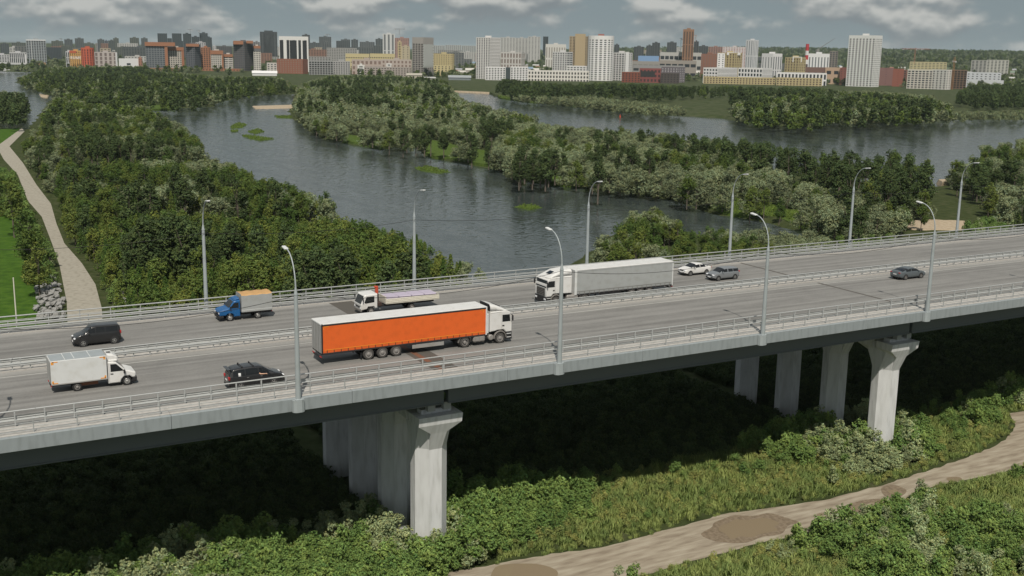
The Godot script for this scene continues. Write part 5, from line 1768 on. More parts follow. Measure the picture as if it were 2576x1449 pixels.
# building given by its outline in a zoomed view of the photograph and by its distance
func block(z: int, x0: float, x1: float, ytop: float, d: float, wall: Array, o: Dictionary, label: String, called := "apartment_block", group := "") -> Node3D:
	var pa := at_range(zp(z, x0, ytop).x, zp(z, x0, ytop).y, d)
	var pb := at_range(zp(z, x1, ytop).x, zp(z, x1, ytop).y, d)
	var top := (pa.y + pb.y) * 0.5
	pa.y = 0
	pb.y = 0
	var r := (pb - pa).normalized()
	var back := Vector3.UP.cross(r)
	if back.dot(pa) < 0:
		back = -back
	var W := pa.distance_to(pb)
	var y0: float = o.get("base", terrain_y(d, atan2(pa.x, -pa.z)) - 2.0)
	var H := top - y0
	var t := thing(called, label, o.get("category", "building"), Vector3((pa.x + pb.x) * 0.5, y0, (pa.z + pb.z) * 0.5), 0, group)
	var off := t.position - Vector3(0, y0, 0)
	var plan := []   # corners in order seen from outside left to right, the shown faces first
	var a: float = o.get("turn", 0.0)
	var dep: float = o.get("depth", 16.0)
	if o.has("round"):
		var n: int = o.round
		for i in n:
			var an := PI + PI * (i + 0.5) / n - PI / n * 0.5
			plan.append((pa + pb) * 0.5 - off + r * cos(an) * W * 0.5 - back * (-sin(an)) * W * 0.42 + back * W * 0.42)
		plan.append((pb - off) + back * W * 0.42)
		plan.append((pb - off) + back * W * 0.8)
		plan.append((pa - off) + back * W * 0.8)
	elif a == 0.0:
		plan = [pa - off, pb - off, pb - off + back * dep, pa - off + back * dep]
	else:
		var s: float = o.get("s", 0.7)
		var ta := tan(deg_to_rad(absf(a)))
		if a > 0:      # the side shows on the right
			var C := pa - off + r * W * s
			var A := C - r * W * s + back * W * s * ta
			var B := C + r * W * (1.0 - s) + back * W * (1.0 - s) / ta
			plan = [A, C, B, A + B - C]
		else:
			var C := pa - off + r * W * (1.0 - s)
			var A := C - r * W * (1.0 - s) + back * W * (1.0 - s) / ta
			var B := C + r * W * s + back * W * s * ta
			plan = [A, C, B, A + B - C]
	var b := MB.new()
	var panes := []
	var shown: int = o.get("round", 1) if o.has("round") else (1 if a == 0.0 else 2)
	var rows: int = o.get("rows", maxi(1, int(round(H / 3.3))))
	var band: float = o.get("crest", 1.0)
	var foot: float = o.get("foot", 0.0)
	for i in plan.size():
		var p: Vector3 = plan[i]
		var q: Vector3 = plan[(i + 1) % plan.size()]
		var L := p.distance_to(q)
		if L < 0.1:
			continue
		if i < shown and not (i == 1 and shown == 2 and o.has("blank_side")):
			var f: Dictionary = o.side if (shown == 2 and o.has("side") and ((a > 0 and i == 1) or (a < 0 and i == 0))) else o
			var cols: int = maxi(1, int(round(L / f.get("cw", 3.6))))
			facade(b, p, q, foot, H - band, cols, f.get("rows", rows), f.get("fw", 0.5), f.get("fh", 0.5), o.get("deep", 0.35), panes)
			if foot > 0:
				b.quad(p, q, q + Vector3(0, foot, 0), p + Vector3(0, foot, 0))
			b.quad(p + Vector3(0, H - band, 0), q + Vector3(0, H - band, 0), q + Vector3(0, H, 0), p + Vector3(0, H, 0))
		else:
			b.quad(p, q, q + Vector3(0, H, 0), p + Vector3(0, H, 0))
	put(b, "wall", paint(wall), t)
	var rf := MB.new()
	var c := Vector3.ZERO
	for p in plan:
		c += p / plan.size()
	var lip := Vector3(0, H - 0.5, 0)
	for i in plan.size():
		rf.tri(c + lip, plan[i] + lip, plan[(i + 1) % plan.size()] + lip)
	put(rf, "roof", paint(o.get("roof", [0.2, 0.2, 0.2])), t)
	set_panes(t, panes, d, paint(o.get("glass", [0.022, 0.028, 0.035])))
	if o.get("hut", true):
		var hb := MB.new()
		hb.box(c + Vector3(0, H + 1.0, 0), Vector3(minf(W * 0.35, 9.0), 3.0, 5.0), Basis(r, Vector3.UP, -back))
		put(hb, "roof_house", paint(o.get("hut_wall", wall)), t)
	for e in o.get("extra", []):   # further boxes: [from, to (share of width), bottom (above base, or below the top if negative), top (above the wall's top), out, colour, name]
		var eb := MB.new()
		var m: Vector3 = pa - off + r * W * (e[0] + e[1]) * 0.5 + back * (dep * 0.5 - e[4] * 0.5)
		var ht: float = H + e[3]
		var hb_: float = e[2] if e[2] >= 0 else H + e[2]
		eb.box(m + Vector3(0, (hb_ + ht) * 0.5, 0), Vector3(W * (e[1] - e[0]), ht - hb_, dep + e[4]), Basis(r, Vector3.UP, -back))
		put(eb, e[6], paint(e[5]), t)
	return t


func tower_crane(z: int, x: float, ytop: float, ybot: float, d: float, left: float, right: float, col: Array, label: String) -> void:
	var p := at_range(zp(z, x, ytop).x, zp(z, x, ytop).y, d)
	var q := at_range(zp(z, x, ybot).x, zp(z, x, ybot).y, d)
	var k: float = d / 4220.0 * ZOOM[z][1] * 1.4907
	var r := (at_range(zp(z, x + 10, ytop).x, zp(z, x + 10, ytop).y, d) - p)
	r.y = 0
	r = r.normalized()
	var t := thing("tower_crane", label, "crane", Vector3(p.x, q.y, p.z), atan2(-r.z, r.x), "cranes on the skyline")
	var h := p.y - q.y
	var w := 1.6
	var b := MB.new()
	for sx in [-1, 1]:
		for sz in [-1, 1]:
			b.box(Vector3(sx * w * 0.5, h * 0.5, sz * w * 0.5), Vector3(0.42, h, 0.42))
	var y := 0.0
	while y < h:
		b.box(Vector3(0, y, w * 0.5), Vector3(w, 0.3, 0.3), Basis(Vector3.BACK, 0.6))
		b.box(Vector3(w * 0.5, y, 0), Vector3(0.3, 0.3, w), Basis(Vector3.RIGHT, 0.6))
		y += 2.5
	put(b, "mast", paint(col), t)
	b = MB.new()
	var jl := left * k
	var jr := right * k
	var hy := h * 0.9
	b.box(Vector3((jr - jl) * 0.5, hy, 0), Vector3(jr + jl, 0.5, 0.7))
	b.box(Vector3((jr - jl) * 0.5, hy + 1.3, 0), Vector3((jr + jl) * 0.92, 0.35, 0.35))
	var x_ := -jl
	while x_ < jr:
		b.box(Vector3(x_, hy + 0.7, 0), Vector3(0.25, 1.7, 0.25), Basis(Vector3.BACK, 0.6))
		x_ += 3.0
	put(b, "jib", paint(col), t)
	b = MB.new()
	var s := -1.0 if jl < jr else 1.0
	b.box(Vector3(s * minf(jl, jr) * 0.9, hy - 0.8, 0), Vector3(3.0, 2.0, 1.6))
	put(b, "counterweight", paint([0.4, 0.4, 0.4]), t)
	b = MB.new()
	b.box(Vector3(-s * 1.8, hy - 1.2, 0.6), Vector3(1.8, 2.0, 1.6))
	put(b, "cabin", paint([0.5, 0.5, 0.5]), t)


func make_city() -> void:
	var wh := [0.8, 0.8, 0.8]
	var dk := [0.055, 0.07, 0.078]
	var yel := [0.5, 0.42, 0.24]
	var ora := [0.36, 0.165, 0.09]
	# --- left shore
	block(1, -60, 88, 372, 2300, [0.55, 0.56, 0.58], {"cw": 4.0, "fw": 0.62, "fh": 0.6, "base": 6.0, "foot": 3.0}, "white gridded office block at the edge of the wide water")
	block(1, 88, 256, 352, 2290, [0.6, 0.61, 0.63], {"cw": 3.4, "fw": 0.55, "rows": 2, "fh": 0.94, "base": 5.0, "foot": 3.0, "extra": [[0.9, 0.97, 0.0, -3.0, 0.8, [0.7, 0.7, 0.72], "white_fin"]]}, "white office block with upright fins beside the tall grey tower")
	block(1, 250, 440, 226, 2420, [0.33, 0.36, 0.38], {"cw": 4.5, "fw": 0.6, "fh": 0.68, "crest": 2.5, "extra": [[0.0, 1.0, -2.6, -0.1, 0.6, [0.7, 0.72, 0.74], "roof_rim"], [0.24, 0.27, 0.0, -2.7, 0.5, [0.6, 0.62, 0.64], "white_strip"]]}, "tall grey tower with a white roof rim near the wide water", "tower_block")
	block(1, 350, 440, 450, 2330, [0.42, 0.25, 0.13], {"cw": 6, "rows": 1, "hut": false}, "small orange-brown house at the foot of the grey tower", "house")
	block(1, 440, 592, 302, 2900, dk, {"hut": false}, "broad dark slab between the grey tower and the red-orange tower", "tower_block", "distant dark blocks")
	for q in [[0, 85, 266, 3500], [110, 245, 258, 3300], [495, 608, 241, 3700], [620, 700, 226, 3700], [722, 808, 216, 3750], [812, 905, 262, 3400], [940, 1008, 226, 3700], [1010, 1042, 238, 3800], [1044, 1110, 236, 3500], [1092, 1146, 214, 3800], [1252, 1342, 210, 3600], [1362, 1426, 214, 3600], [590, 720, 290, 3200], [1110, 1250, 300, 3100], [1290, 1400, 300, 2900]]:
		block(1, q[0], q[1], q[2], q[3], [0.075 + fmod(q[0] * 0.013, 0.04), 0.09 + fmod(q[0] * 0.013, 0.04), 0.095 + fmod(q[0] * 0.011, 0.04)], {"cw": 5.0, "fw": 0.45, "fh": 0.5, "depth": 20.0}, "hazy dark tower block behind the red-orange tower and the peninsula", "tower_block", "distant dark blocks")
	# --- coloured towers
	block(1, 632, 692, 342, 2150, [0.55, 0.58, 0.62], {"cw": 4.0, "fw": 0.5, "rows": 3, "fh": 0.9}, "narrow block with blue-white upright strips beside the yellow tower", "tower_block")
	var yb := block(1, 668, 792, 335, 2140, [0.6, 0.36, 0.12], {"cw": 3.6, "fw": 0.42, "fh": 0.62, "extra": [[0.0, 0.55, -4.0, -0.2, 0.4, [0.5, 0.12, 0.06], "red_crown"]]}, "yellow tower that carries white lettering", "tower_block")
	var tm := TextMesh.new()
	tm.text = "RUMES"
	tm.font_size = 48
	tm.pixel_size = 0.13
	tm.depth = 0.4
	var sign_at := at_range(zp(1, 742, 402).x, zp(1, 742, 402).y, 2131.0)
	var letters := put(tm, "building_sign", paint([0.85, 0.87, 0.9]))
	letters.position = sign_at
	letters.rotation.y = atan2(-sign_at.x, -sign_at.z)
	tag(letters, "big white letters mounted on the yellow tower", "sign")
	block(1, 780, 908, 306, 2120, [0.55, 0.12, 0.06], {"round": 7, "cw": 3.3, "fw": 0.42, "rows": 8, "fh": 0.82, "glass": [0.12, 0.03, 0.03], "crest": 2.5}, "rounded red-orange tower beside the yellow tower", "tower_block")
	block(1, 906, 1130, 348, 2200, [0.5, 0.45, 0.43], {"cw": 7.5, "fw": 0.5, "rows": 4, "fh": 0.8, "glass": [0.2, 0.16, 0.15], "extra": [[0.92, 1.0, 0.0, -0.5, 1.0, [0.65, 0.66, 0.68], "white_stair_tower"]]}, "long brown and white striped block right of the red-orange tower".replace("right of", "next to"))
	block(1, 1146, 1336, 412, 2150, [0.75, 0.76, 0.78], {"cw": 30, "rows": 1, "fw": 0.2, "fh": 0.2, "hut": false, "roof": [0.6, 0.6, 0.6]}, "low white hall behind the peninsula trees", "hall")
	block(1, 1336, 1372, 404, 2140, [0.4, 0.2, 0.14], {"cw": 4}, "small brown block at the end of the low white hall", "house")
	# --- the orange group
	block(1, 1404, 1616, 258, 2020, [0.2, 0.22, 0.24], {"cw": 4.2, "fw": 0.72, "fh": 0.62, "glass": [0.06, 0.075, 0.085], "extra": [[-0.03, 1.35, -5.5, 1.0, 2.0, ora, "orange_cornice"], [0.86, 1.0, 0.0, -5.0, 1.0, ora, "orange_pier"]], "hut": false}, "grey glass tower under a wide orange cornice", "tower_block", "orange-crowned towers")
	block(1, 1618, 1775, 305, 2030, [0.5, 0.47, 0.42], {"cw": 3.8, "fw": 0.5, "fh": 0.55, "extra": [[0.0, 1.0, -5.0, 0.6, 1.2, ora, "orange_crown"], [0.84, 1.0, 0.0, -5.0, 0.8, [0.35, 0.15, 0.08], "brown_pier"]]}, "pale gridded block with an orange crown between two glass towers", "apartment_block", "orange-crowned towers")
	block(1, 1788, 1937, 272, 2010, [0.14, 0.15, 0.17], {"turn": 30, "s": 0.6, "cw": 4.0, "fw": 0.75, "fh": 0.6, "glass": [0.05, 0.06, 0.07], "extra": [[0.05, 0.9, -4.0, 0.6, 0.0, ora, "orange_crown"]]}, "dark glass tower with an orange rim in the middle of the orange group", "tower_block", "orange-crowned towers")
	block(1, 1937, 2032, 303, 2040, ora, {"cw": 4.0, "fw": 0.55, "fh": 0.55}, "narrow orange block stepping down from the dark glass tower", "apartment_block", "orange-crowned towers")
	block(1, 2034, 2156, 336, 2040, [0.52, 0.5, 0.46], {"cw": 3.6, "fw": 0.5, "fh": 0.5, "extra": [[0.0, 1.0, -6.0, 0.5, 1.0, ora, "orange_crown"], [0.86, 1.0, 0.0, -6.0, 0.8, ora, "orange_pier"]]}, "lower pale block with an orange crown", "apartment_block", "orange-crowned towers")
	block(1, 2158, 2248, 371, 2050, [0.6, 0.58, 0.55], {"cw": 8.0, "fw": 0.85, "fh": 0.4, "extra": [[0.0, 1.0, -4.5, 0.4, 0.8, ora, "orange_crown"]]}, "lowest block of the orange group with pale balcony bands", "apartment_block", "orange-crowned towers")
	block(1, 2250, 2448, 246, 2000, [0.13, 0.125, 0.13], {"turn": 30, "s": 0.55, "cw": 4.5, "fw": 0.78, "fh": 0.5, "glass": [0.07, 0.08, 0.09], "extra": [[0.02, 0.5, -5.0, 1.0, 0.0, ora, "orange_crown"], [0.65, 0.98, -3.0, 1.5, 0.0, ora, "orange_crown"]]}, "tall dark tower with two orange crowns at the end of the orange group", "tower_block", "orange-crowned towers")
	block(1, 2446, 2516, 290, 2010, [0.6, 0.58, 0.54], {"cw": 3.8, "fw": 0.55, "fh": 0.5, "extra": [[0.0, 1.0, -9.0, -4.0, 0.5, [0.15, 0.16, 0.17], "grey_storeys"], [0.0, 1.0, -4.0, 0.4, 0.7, ora, "orange_crown"]]}, "narrow white block with a grey top beside the tall dark tower", "apartment_block", "orange-crowned towers")
	block(1, 1412, 2335, 506, 1990, ora, {"cw": 5.0, "fw": 0.5, "fh": 0.6, "rows": 2, "hut": false, "depth": 8.0}, "long low orange arcade at the foot of the orange group", "arcade")
	for q in [[1520, 1613, 168], [1660, 1753, 168], [1766, 1846, 171], [1850, 1926, 200], [1926, 2006, 165], [1986, 2046, 206], [1616, 1660, 215], [1752, 1768, 240]]:
		block(1, q[0], q[1], q[2], 3300, dk, {"cw": 5.0, "fw": 0.5, "fh": 0.45, "hut": q[0] > 1760}, "dark glass tower on the skyline behind the orange group", "tower_block", "dark towers of the skyline")
	for q in [[1890, 1985, 254, 2900, 0.45], [2052, 2086, 288, 2900, 0.5], [2090, 2240, 292, 3100, 0.1], [2448, 2510, 250, 3000, 0.2]]:
		block(1, q[0], q[1], q[2], q[3], [q[4], q[4], q[4] * 1.05], {"cw": 5}, "small grey block seen between the orange towers", "apartment_block", "grey blocks behind the orange group")
	tower_crane(1, 1838, 126, 175, 3290, 26, 18, [0.2, 0.22, 0.24], "thin crane above the dark towers behind the orange group")
	tower_crane(1, 1922, 140, 170, 3290, 20, 10, [0.2, 0.22, 0.24], "small crane on the darkest tower of the skyline")
	tower_crane(1, 590, 216, 260, 3600, 14, 8, [0.12, 0.14, 0.15], "small crane above the hazy dark blocks")
	# --- middle
	block(2, 62, 230, 152, 3000, [0.075, 0.085, 0.09], {"cw": 6.0, "fw": 0.5, "fh": 0.5, "depth": 24.0, "extra": [[0.25, 0.75, 0.0, 3.0, 0.0, [0.06, 0.07, 0.075], "raised_core"]]}, "massive charcoal tower behind the black and white tower", "tower_block")
	block(2, 470, 546, 182, 3000, [0.08, 0.09, 0.095], {"cw": 6}, "charcoal tower just behind the black and white tower", "tower_block")
	block(2, 247, 530, 197, 2000, [0.76, 0.76, 0.75], {"cols": 1, "cw": 9.2, "fw": 0.45, "rows": 1, "fh": 0.99, "crest": 6.0, "glass": [0.02, 0.022, 0.026], "deep": 0.6, "hut": false, "extra": [[0.36, 0.6, 18.0, -6.5, 0.15, [0.02, 0.022, 0.026], "black_bay"], [0.02, 0.1, 18.0, -6.5, 0.15, [0.02, 0.022, 0.026], "black_bay"], [0.8, 0.88, 18.0, -6.5, 0.15, [0.02, 0.022, 0.026], "black_bay"]]}, "black and white tower with upright white fins", "tower_block")
	block(2, 224, 528, 416, 1850, [0.3, 0.125, 0.08], {"turn": 25, "s": 0.83, "cw": 4.4, "fw": 0.5, "fh": 0.45, "glass": [0.3, 0.24, 0.2], "depth": 14.0, "blank_side": true, "hut": false}, "brick red block before the black and white tower")
	block(2, 130, 226, 452, 1900, [0.6, 0.58, 0.55], {"cw": 5, "hut": false, "roof": [0.3, 0.08, 0.06]}, "small white house with a red roof beside the brick red block", "house")
	block(2, 536, 770, 432, 1800, [0.36, 0.37, 0.37], {"cw": 4.2, "fw": 0.72, "fh": 0.68, "deep": 2.5, "glass": [0.03, 0.035, 0.035], "hut": false}, "open grey concrete skeleton of an unfinished block", "unfinished_block")
	block(2, 770, 935, 436, 1830, [0.4, 0.4, 0.4], {"cw": 4.0, "fw": 0.5, "fh": 0.5}, "grey panel block joined to the concrete skeleton")
	block(2, 890, 1120, 364, 2000, [0.58, 0.5, 0.28], {"cw": 3.0, "fw": 0.5, "rows": 4, "fh": 0.25, "hut": false, "crest": 3.0, "roof": [0.3, 0.29, 0.27]}, "cream grain store with a dark saw-toothed roof edge", "grain_store")
	block(2, 1126, 1368, 364, 2000, [0.58, 0.5, 0.28], {"cw": 3.0, "fw": 0.5, "rows": 4, "fh": 0.25, "hut": false, "crest": 3.0, "roof": [0.3, 0.29, 0.27]}, "second cream grain store, next to the white striped tower", "grain_store")
	block(2, 950, 1240, 420, 1880, [0.48, 0.4, 0.36], {"cw": 7.0, "fw": 0.55, "fh": 0.6, "rows": 3, "glass": [0.24, 0.17, 0.14]}, "pink-beige block with bay windows below the grain stores")
	block(2, 1240, 1530, 420, 1880, [0.5, 0.43, 0.39], {"cw": 6.0, "fw": 0.5, "fh": 0.6, "rows": 4, "glass": [0.24, 0.17, 0.14]}, "beige arched block beside the honeycomb tower")
	block(2, 1005, 1075, 475, 1820, [0.72, 0.72, 0.7], {"cw": 8}, "white stair block before the pink-beige block")
	block(2, 1285, 1335, 458, 1850, [0.74, 0.73, 0.72], {"cw": 9, "hut": false}, "small white block between the beige blocks")
	block(2, 1070, 1530, 492, 1740, [0.4, 0.36, 0.33], {"cw": 4.2, "fw": 0.55, "fh": 0.5, "glass": [0.1, 0.08, 0.07], "hut": false}, "long grey-beige frame block behind the island trees")
	block(2, 1250, 1366, 172, 2600, [0.62, 0.63, 0.63], {"cw": 9.0, "fw": 0.45, "rows": 2, "fh": 0.96, "glass": [0.16, 0.17, 0.18]}, "white tower with grey upright stripes above the grain stores", "tower_block")
	block(2, 1364, 1506, 212, 2750, [0.36, 0.23, 0.2], {"cw": 5.0, "fw": 0.4, "fh": 0.45}, "brown-pink tower beside the white striped tower", "tower_block")
	block(2, 1394, 1432, 248, 2300, [0.55, 0.46, 0.28], {"cw": 9}, "slim yellow shaft of the mill", "mill_tower")
	block(2, 1430, 1512, 292, 2290, [0.48, 0.42, 0.3], {"cw": 8, "fw": 0.3, "fh": 0.3}, "stepped ochre mill building beside its slim yellow shaft", "mill")
	tower_crane(2, 1411, 122, 180, 2760, 44, 55, [0.18, 0.19, 0.2], "dark crane over the brown-pink tower")
	block(2, 1534, 1742, 206, 1750, [0.38, 0.36, 0.34], {"turn": 38, "s": 0.52, "cw": 5.0, "fw": 0.78, "fh": 0.55, "deep": 1.2, "crest": 9.0, "glass": [0.06, 0.05, 0.045], "hut": false, "side": {"cw": 5.0, "fw": 0.5, "fh": 0.55}}, "honeycomb tower with brown balconies on one face and white lozenges on the other", "tower_block")
	honeycomb()
	block(2, 1740, 1942, 364, 1950, [0.56, 0.47, 0.26], {"turn": 28, "s": 0.9, "cw": 4.4, "fw": 0.4, "fh": 0.42, "glass": [0.12, 0.1, 0.07]}, "yellow stucco block beside the honeycomb tower")
	block(2, 1742, 1912, 476, 1850, [0.58, 0.5, 0.28], {"cw": 6, "fw": 0.4, "fh": 0.5, "hut": false}, "low yellow wing before the yellow stucco block")
	for q in [[634, 752, 200, 3300], [664, 752, 250, 2900], [800, 936, 240, 3400], [846, 936, 226, 3600], [945, 1012, 228, 3500], [1026, 1172, 250, 3400], [1180, 1250, 222, 3300], [536, 640, 258, 3400], [1020, 1160, 300, 2900], [1160, 1250, 285, 3000]]:
		block(2, q[0], q[1], q[2], q[3], [0.08 + fmod(q[0] * 0.017, 0.05), 0.095 + fmod(q[0] * 0.017, 0.05), 0.1 + fmod(q[0] * 0.017, 0.05)], {"cw": 6}, "dim grey block on the skyline between the charcoal tower and the white striped tower", "apartment_block", "dim blocks of the middle skyline")
	tower_crane(2, 716, 176, 205, 3200, 20, 22, [0.14, 0.15, 0.16], "small crane above the dim blocks of the skyline")
	block(2, 708, 1000, 308, 2500, [0.33, 0.33, 0.32], {"cw": 5, "fw": 0.5, "fh": 0.35, "hut": false}, "long grey slab block above the concrete skeleton")
	for q in [[1742, 1850, 284], [1854, 2010, 280], [2014, 2150, 286]]:
		block(2, q[0], q[1], q[2], 3500, [0.42, 0.44, 0.44], {"cw": 6.0, "fw": 0.5, "fh": 0.45, "hut": false}, "long pale slab block on the skyline beside the white slatted tower", "apartment_block", "pale slab blocks")
	# sheds by the shore
	shed(2, 1482, 1628, 552, 588, 1680, [0.5, 0.46, 0.38], [0.45, 0.42, 0.36], "pale gabled shed at the foot of the honeycomb tower")
	shed(2, 1640, 1760, 588, 610, 1640, [0.4, 0.38, 0.36], [0.5, 0.5, 0.48], "low grey shed between the honeycomb tower and the shore")
	shed(2, 1886, 2100, 572, 628, 1620, [0.22, 0.25, 0.27], [0.34, 0.37, 0.38], "long slate grey shed on the shore")
	block(2, 1886, 2135, 636, 1600, [0.42, 0.38, 0.34], {"cw": 5.0, "fw": 0.6, "rows": 1, "fh": 0.6, "hut": false, "deep": 1.5, "depth": 8.0}, "roofless ruin with empty openings before the slate grey shed", "ruin")
	shed(2, -8, 228, 528, 594, 1720, [0.75, 0.76, 0.77], [0.8, 0.8, 0.8], "bright white flat hall on the shore below the brick red block")
	# --- white district
	block(3, 220, 456, 206, 1680, [0.76, 0.75, 0.74], {"turn": 42, "s": 0.58, "cw": 4.6, "fw": 0.5, "fh": 0.68, "rows": 26, "side": {"cw": 2.2, "fw": 0.5, "fh": 0.8, "rows": 13}, "deep": 0.6}, "tall white tower with a slatted side on the shore", "tower_block")
	block(3, 310, 506, 492, 1640, [0.79, 0.79, 0.8], {"cw": 3.9, "fw": 0.6, "fh": 0.55, "rows": 8, "hut": false, "depth": 14.0, "deep": 0.6}, "low white gridded block at the foot of the slatted tower")
	block(3, 506, 552, 498, 1650, [0.06, 0.08, 0.085], {"cw": 30, "fw": 0.1, "fh": 0.1, "hut": false}, "dark glass link between two low white blocks", "glass_link")
	block(3, 552, 722, 490, 1640, [0.79, 0.79, 0.8], {"cw": 3.9, "fw": 0.58, "fh": 0.55, "rows": 8, "hut": false, "depth": 14.0, "deep": 0.6}, "low white gridded block on the other side of the dark glass link")
	block(3, 456, 600, 207, 3200, [0.5, 0.5, 0.49], {"cw": 9, "fw": 0.5, "fh": 0.35}, "pale slab tower on the skyline right behind the slatted tower".replace("right behind", "behind"), "tower_block", "pale skyline towers")
	block(3, 600, 722, 212, 3200, [0.48, 0.48, 0.47], {"cw": 9, "fw": 0.5, "fh": 0.35}, "pale slab tower on the skyline between two others", "tower_block", "pale skyline towers")
	block(3, 722, 842, 200, 3150, [0.5, 0.5, 0.49], {"cw": 9, "fw": 0.5, "fh": 0.35}, "pale slab tower on the skyline beside the slim black tower", "tower_block", "pale skyline towers")
	block(3, 868, 918, 198, 3500, [0.04, 0.055, 0.06], {"cw": 8, "hut": false}, "slim black tower on the skyline", "tower_block")
	block(3, 892, 1090, 272, 2450, [0.66, 0.65, 0.62], {"cw": 5.6, "fw": 0.42, "rows": 2, "fh": 0.85, "glass": [0.28, 0.26, 0.23], "crest": 5.0}, "white pleated block below the slim black tower")
	block(3, 1122, 1306, 195, 2500, [0.48, 0.38, 0.24], {"turn": 30, "s": 0.75, "cw": 6.5, "fw": 0.55, "fh": 0.5, "glass": [0.12, 0.08, 0.06], "extra": [[0.3, 0.85, 0.0, 5.0, 0.0, [0.46, 0.36, 0.22], "raised_core"]]}, "stepped tan tower behind the round white tower", "tower_block")
	block(3, 456, 694, 350, 2050, [0.62, 0.6, 0.58], {"turn": 25, "s": 0.85, "cw": 6.0, "fw": 0.5, "rows": 4, "fh": 0.75, "glass": [0.2, 0.15, 0.13]}, "white and brown mid-rise behind the slatted tower")
	block(3, 958, 1156, 346, 1850, [0.68, 0.68, 0.68], {"turn": 32, "s": 0.72, "cw": 5.0, "fw": 0.5, "rows": 12, "fh": 0.6, "side": {"cw": 9, "fw": 0.85, "fh": 0.45, "rows": 12}}, "white mid-rise with balcony bands beside the round tower")
	block(3, 692, 1312, 528, 1650, [0.76, 0.74, 0.7], {"cw": 4.4, "fw": 0.52, "fh": 0.62, "rows": 3, "hut": false, "glass": [0.05, 0.05, 0.045], "deep": 0.8, "roof": [0.12, 0.1, 0.09]}, "long low white block with tall loggias before the round tower")
	block(3, 1098, 1312, 482, 1720, [0.7, 0.7, 0.7], {"cw": 5, "fw": 0.6, "fh": 0.5, "hut": false}, "white wing beside the foot of the round tower")
	block(3, 1302, 1556, 190, 1700, [0.82, 0.82, 0.82], {"round": 9, "cw": 4.6, "fw": 0.55, "fh": 0.5, "rows": 20, "crest": 5.0, "deep": 0.6, "hut_wall": [0.4, 0.16, 0.13]}, "round-cornered white tower with a red roof hut", "tower_block")
	block(3, 1522, 1734, 354, 1730, [0.66, 0.66, 0.66], {"turn": 30, "s": 0.62, "cw": 4.6, "fw": 0.62, "fh": 0.62, "side": {"cw": 6.0, "fw": 0.35, "fh": 0.6}, "extra": [[0.66, 0.84, 0.0, 1.2, -4.0, [0.7, 0.71, 0.72], "blank_pier"]]}, "white gridded mid-rise leaning against the round tower's side".replace("leaning against", "close by"))
	block(3, 1630, 1808, 542, 1640, [0.24, 0.075, 0.045], {"cw": 4.6, "fw": 0.55, "fh": 0.6, "hut": false, "glass": [0.05, 0.03, 0.03]}, "rust red low block before the gridded mid-rise")
	block(3, 1800, 2008, 506, 1650, [0.25, 0.075, 0.07], {"cw": 5.4, "fw": 0.55, "fh": 0.55, "rows": 3, "hut": false, "foot": 2.0, "glass": [0.05, 0.03, 0.03], "extra": [[0.04, 0.72, -12.0, -4.0, 0.3, [0.03, 0.03, 0.03], "dark_loggia"]]}, "crimson low block with a dark loggia")
	block(3, 2004, 2184, 552, 1630, [0.085, 0.07, 0.065], {"cw": 4.6, "fw": 0.5, "fh": 0.55, "hut": false, "glass": [0.03, 0.03, 0.03]}, "dark brown low block next to the crimson block")
	block(3, 2010, 2242, 494, 1680, [0.2, 0.18, 0.2], {"turn": 30, "s": 0.7, "cw": 5.0, "fw": 0.4, "fh": 0.6, "glass": [0.6, 0.58, 0.6], "hut": false}, "grey block dotted with white windows behind the dark brown block")
	for q in [[1730, 1990, 438, 1950, [0.32, 0.31, 0.29]], [1990, 2350, 430, 2000, [0.33, 0.3, 0.27]], [1735, 2240, 478, 1850, [0.3, 0.3, 0.3]], [2000, 2400, 352, 2450, [0.5, 0.5, 0.48]]]:
		block(3, q[0], q[1], q[2], q[3], q[4], {"cw": 10.0, "fw": 0.8, "fh": 0.35, "rows": 2, "hut": false, "depth": 30.0, "roof": [0.42, 0.42, 0.41]}, "long grey factory hall behind the crimson block", "factory_hall", "factory halls")
	shed(3, 1790, 1982, 384, 412, 2200, [0.2, 0.25, 0.32], [0.13, 0.22, 0.36], "workshop with a bright blue roof")
	block(3, 2222, 2328, 128, 2400, [0.3, 0.17, 0.1], {"cw": 5.0, "fw": 0.5, "rows": 3, "fh": 0.94, "glass": [0.1, 0.06, 0.045], "crest": 4.0, "foot": 4.0}, "tall brown unfinished tower with pale upright ribs", "tower_block")
	block(3, 2326, 2372, 246, 2600, [0.07, 0.075, 0.08], {"cw": 6}, "charcoal block beside the tall brown tower")
	tower_crane(3, 2200, 208, 330, 2420, 12, 10, [0.15, 0.2, 0.24], "blue-grey crane beside the tall brown tower")
	tower_crane(3, 2342, 182, 250, 2500, 14, 10, [0.3, 0.2, 0.14], "brown crane behind the tall brown tower")
	for q in [[1746, 1842, 296, 3000], [1866, 1925, 285, 3000], [1922, 1998, 258, 3050], [2066, 2158, 255, 3000], [2372, 2462, 290, 2900], [1556, 1604, 276, 3000]]:
		block(3, q[0], q[1], q[2], q[3], [0.075, 0.085, 0.09], {"cw": 6}, "dark block on the ridge behind the factory halls", "apartment_block", "dark blocks on the ridge")
	block(3, 2396, 2562, 366, 2050, [0.27, 0.13, 0.09], {"cw": 5, "fw": 0.5, "fh": 0.4, "glass": [0.2, 0.16, 0.14]}, "brick brown block behind the yellow and white district")
	# --- yellow district and the tall tower
	block(4, 120, 230, 240, 2950, [0.33, 0.2, 0.17], {"cw": 6}, "brown-pink slab on the ridge", "apartment_block")
	block(4, 230, 416, 240, 2700, [0.62, 0.58, 0.58], {"cw": 6.0, "fw": 0.4, "fh": 0.5, "glass": [0.35, 0.1, 0.09]}, "white slab with red window strips on the ridge")
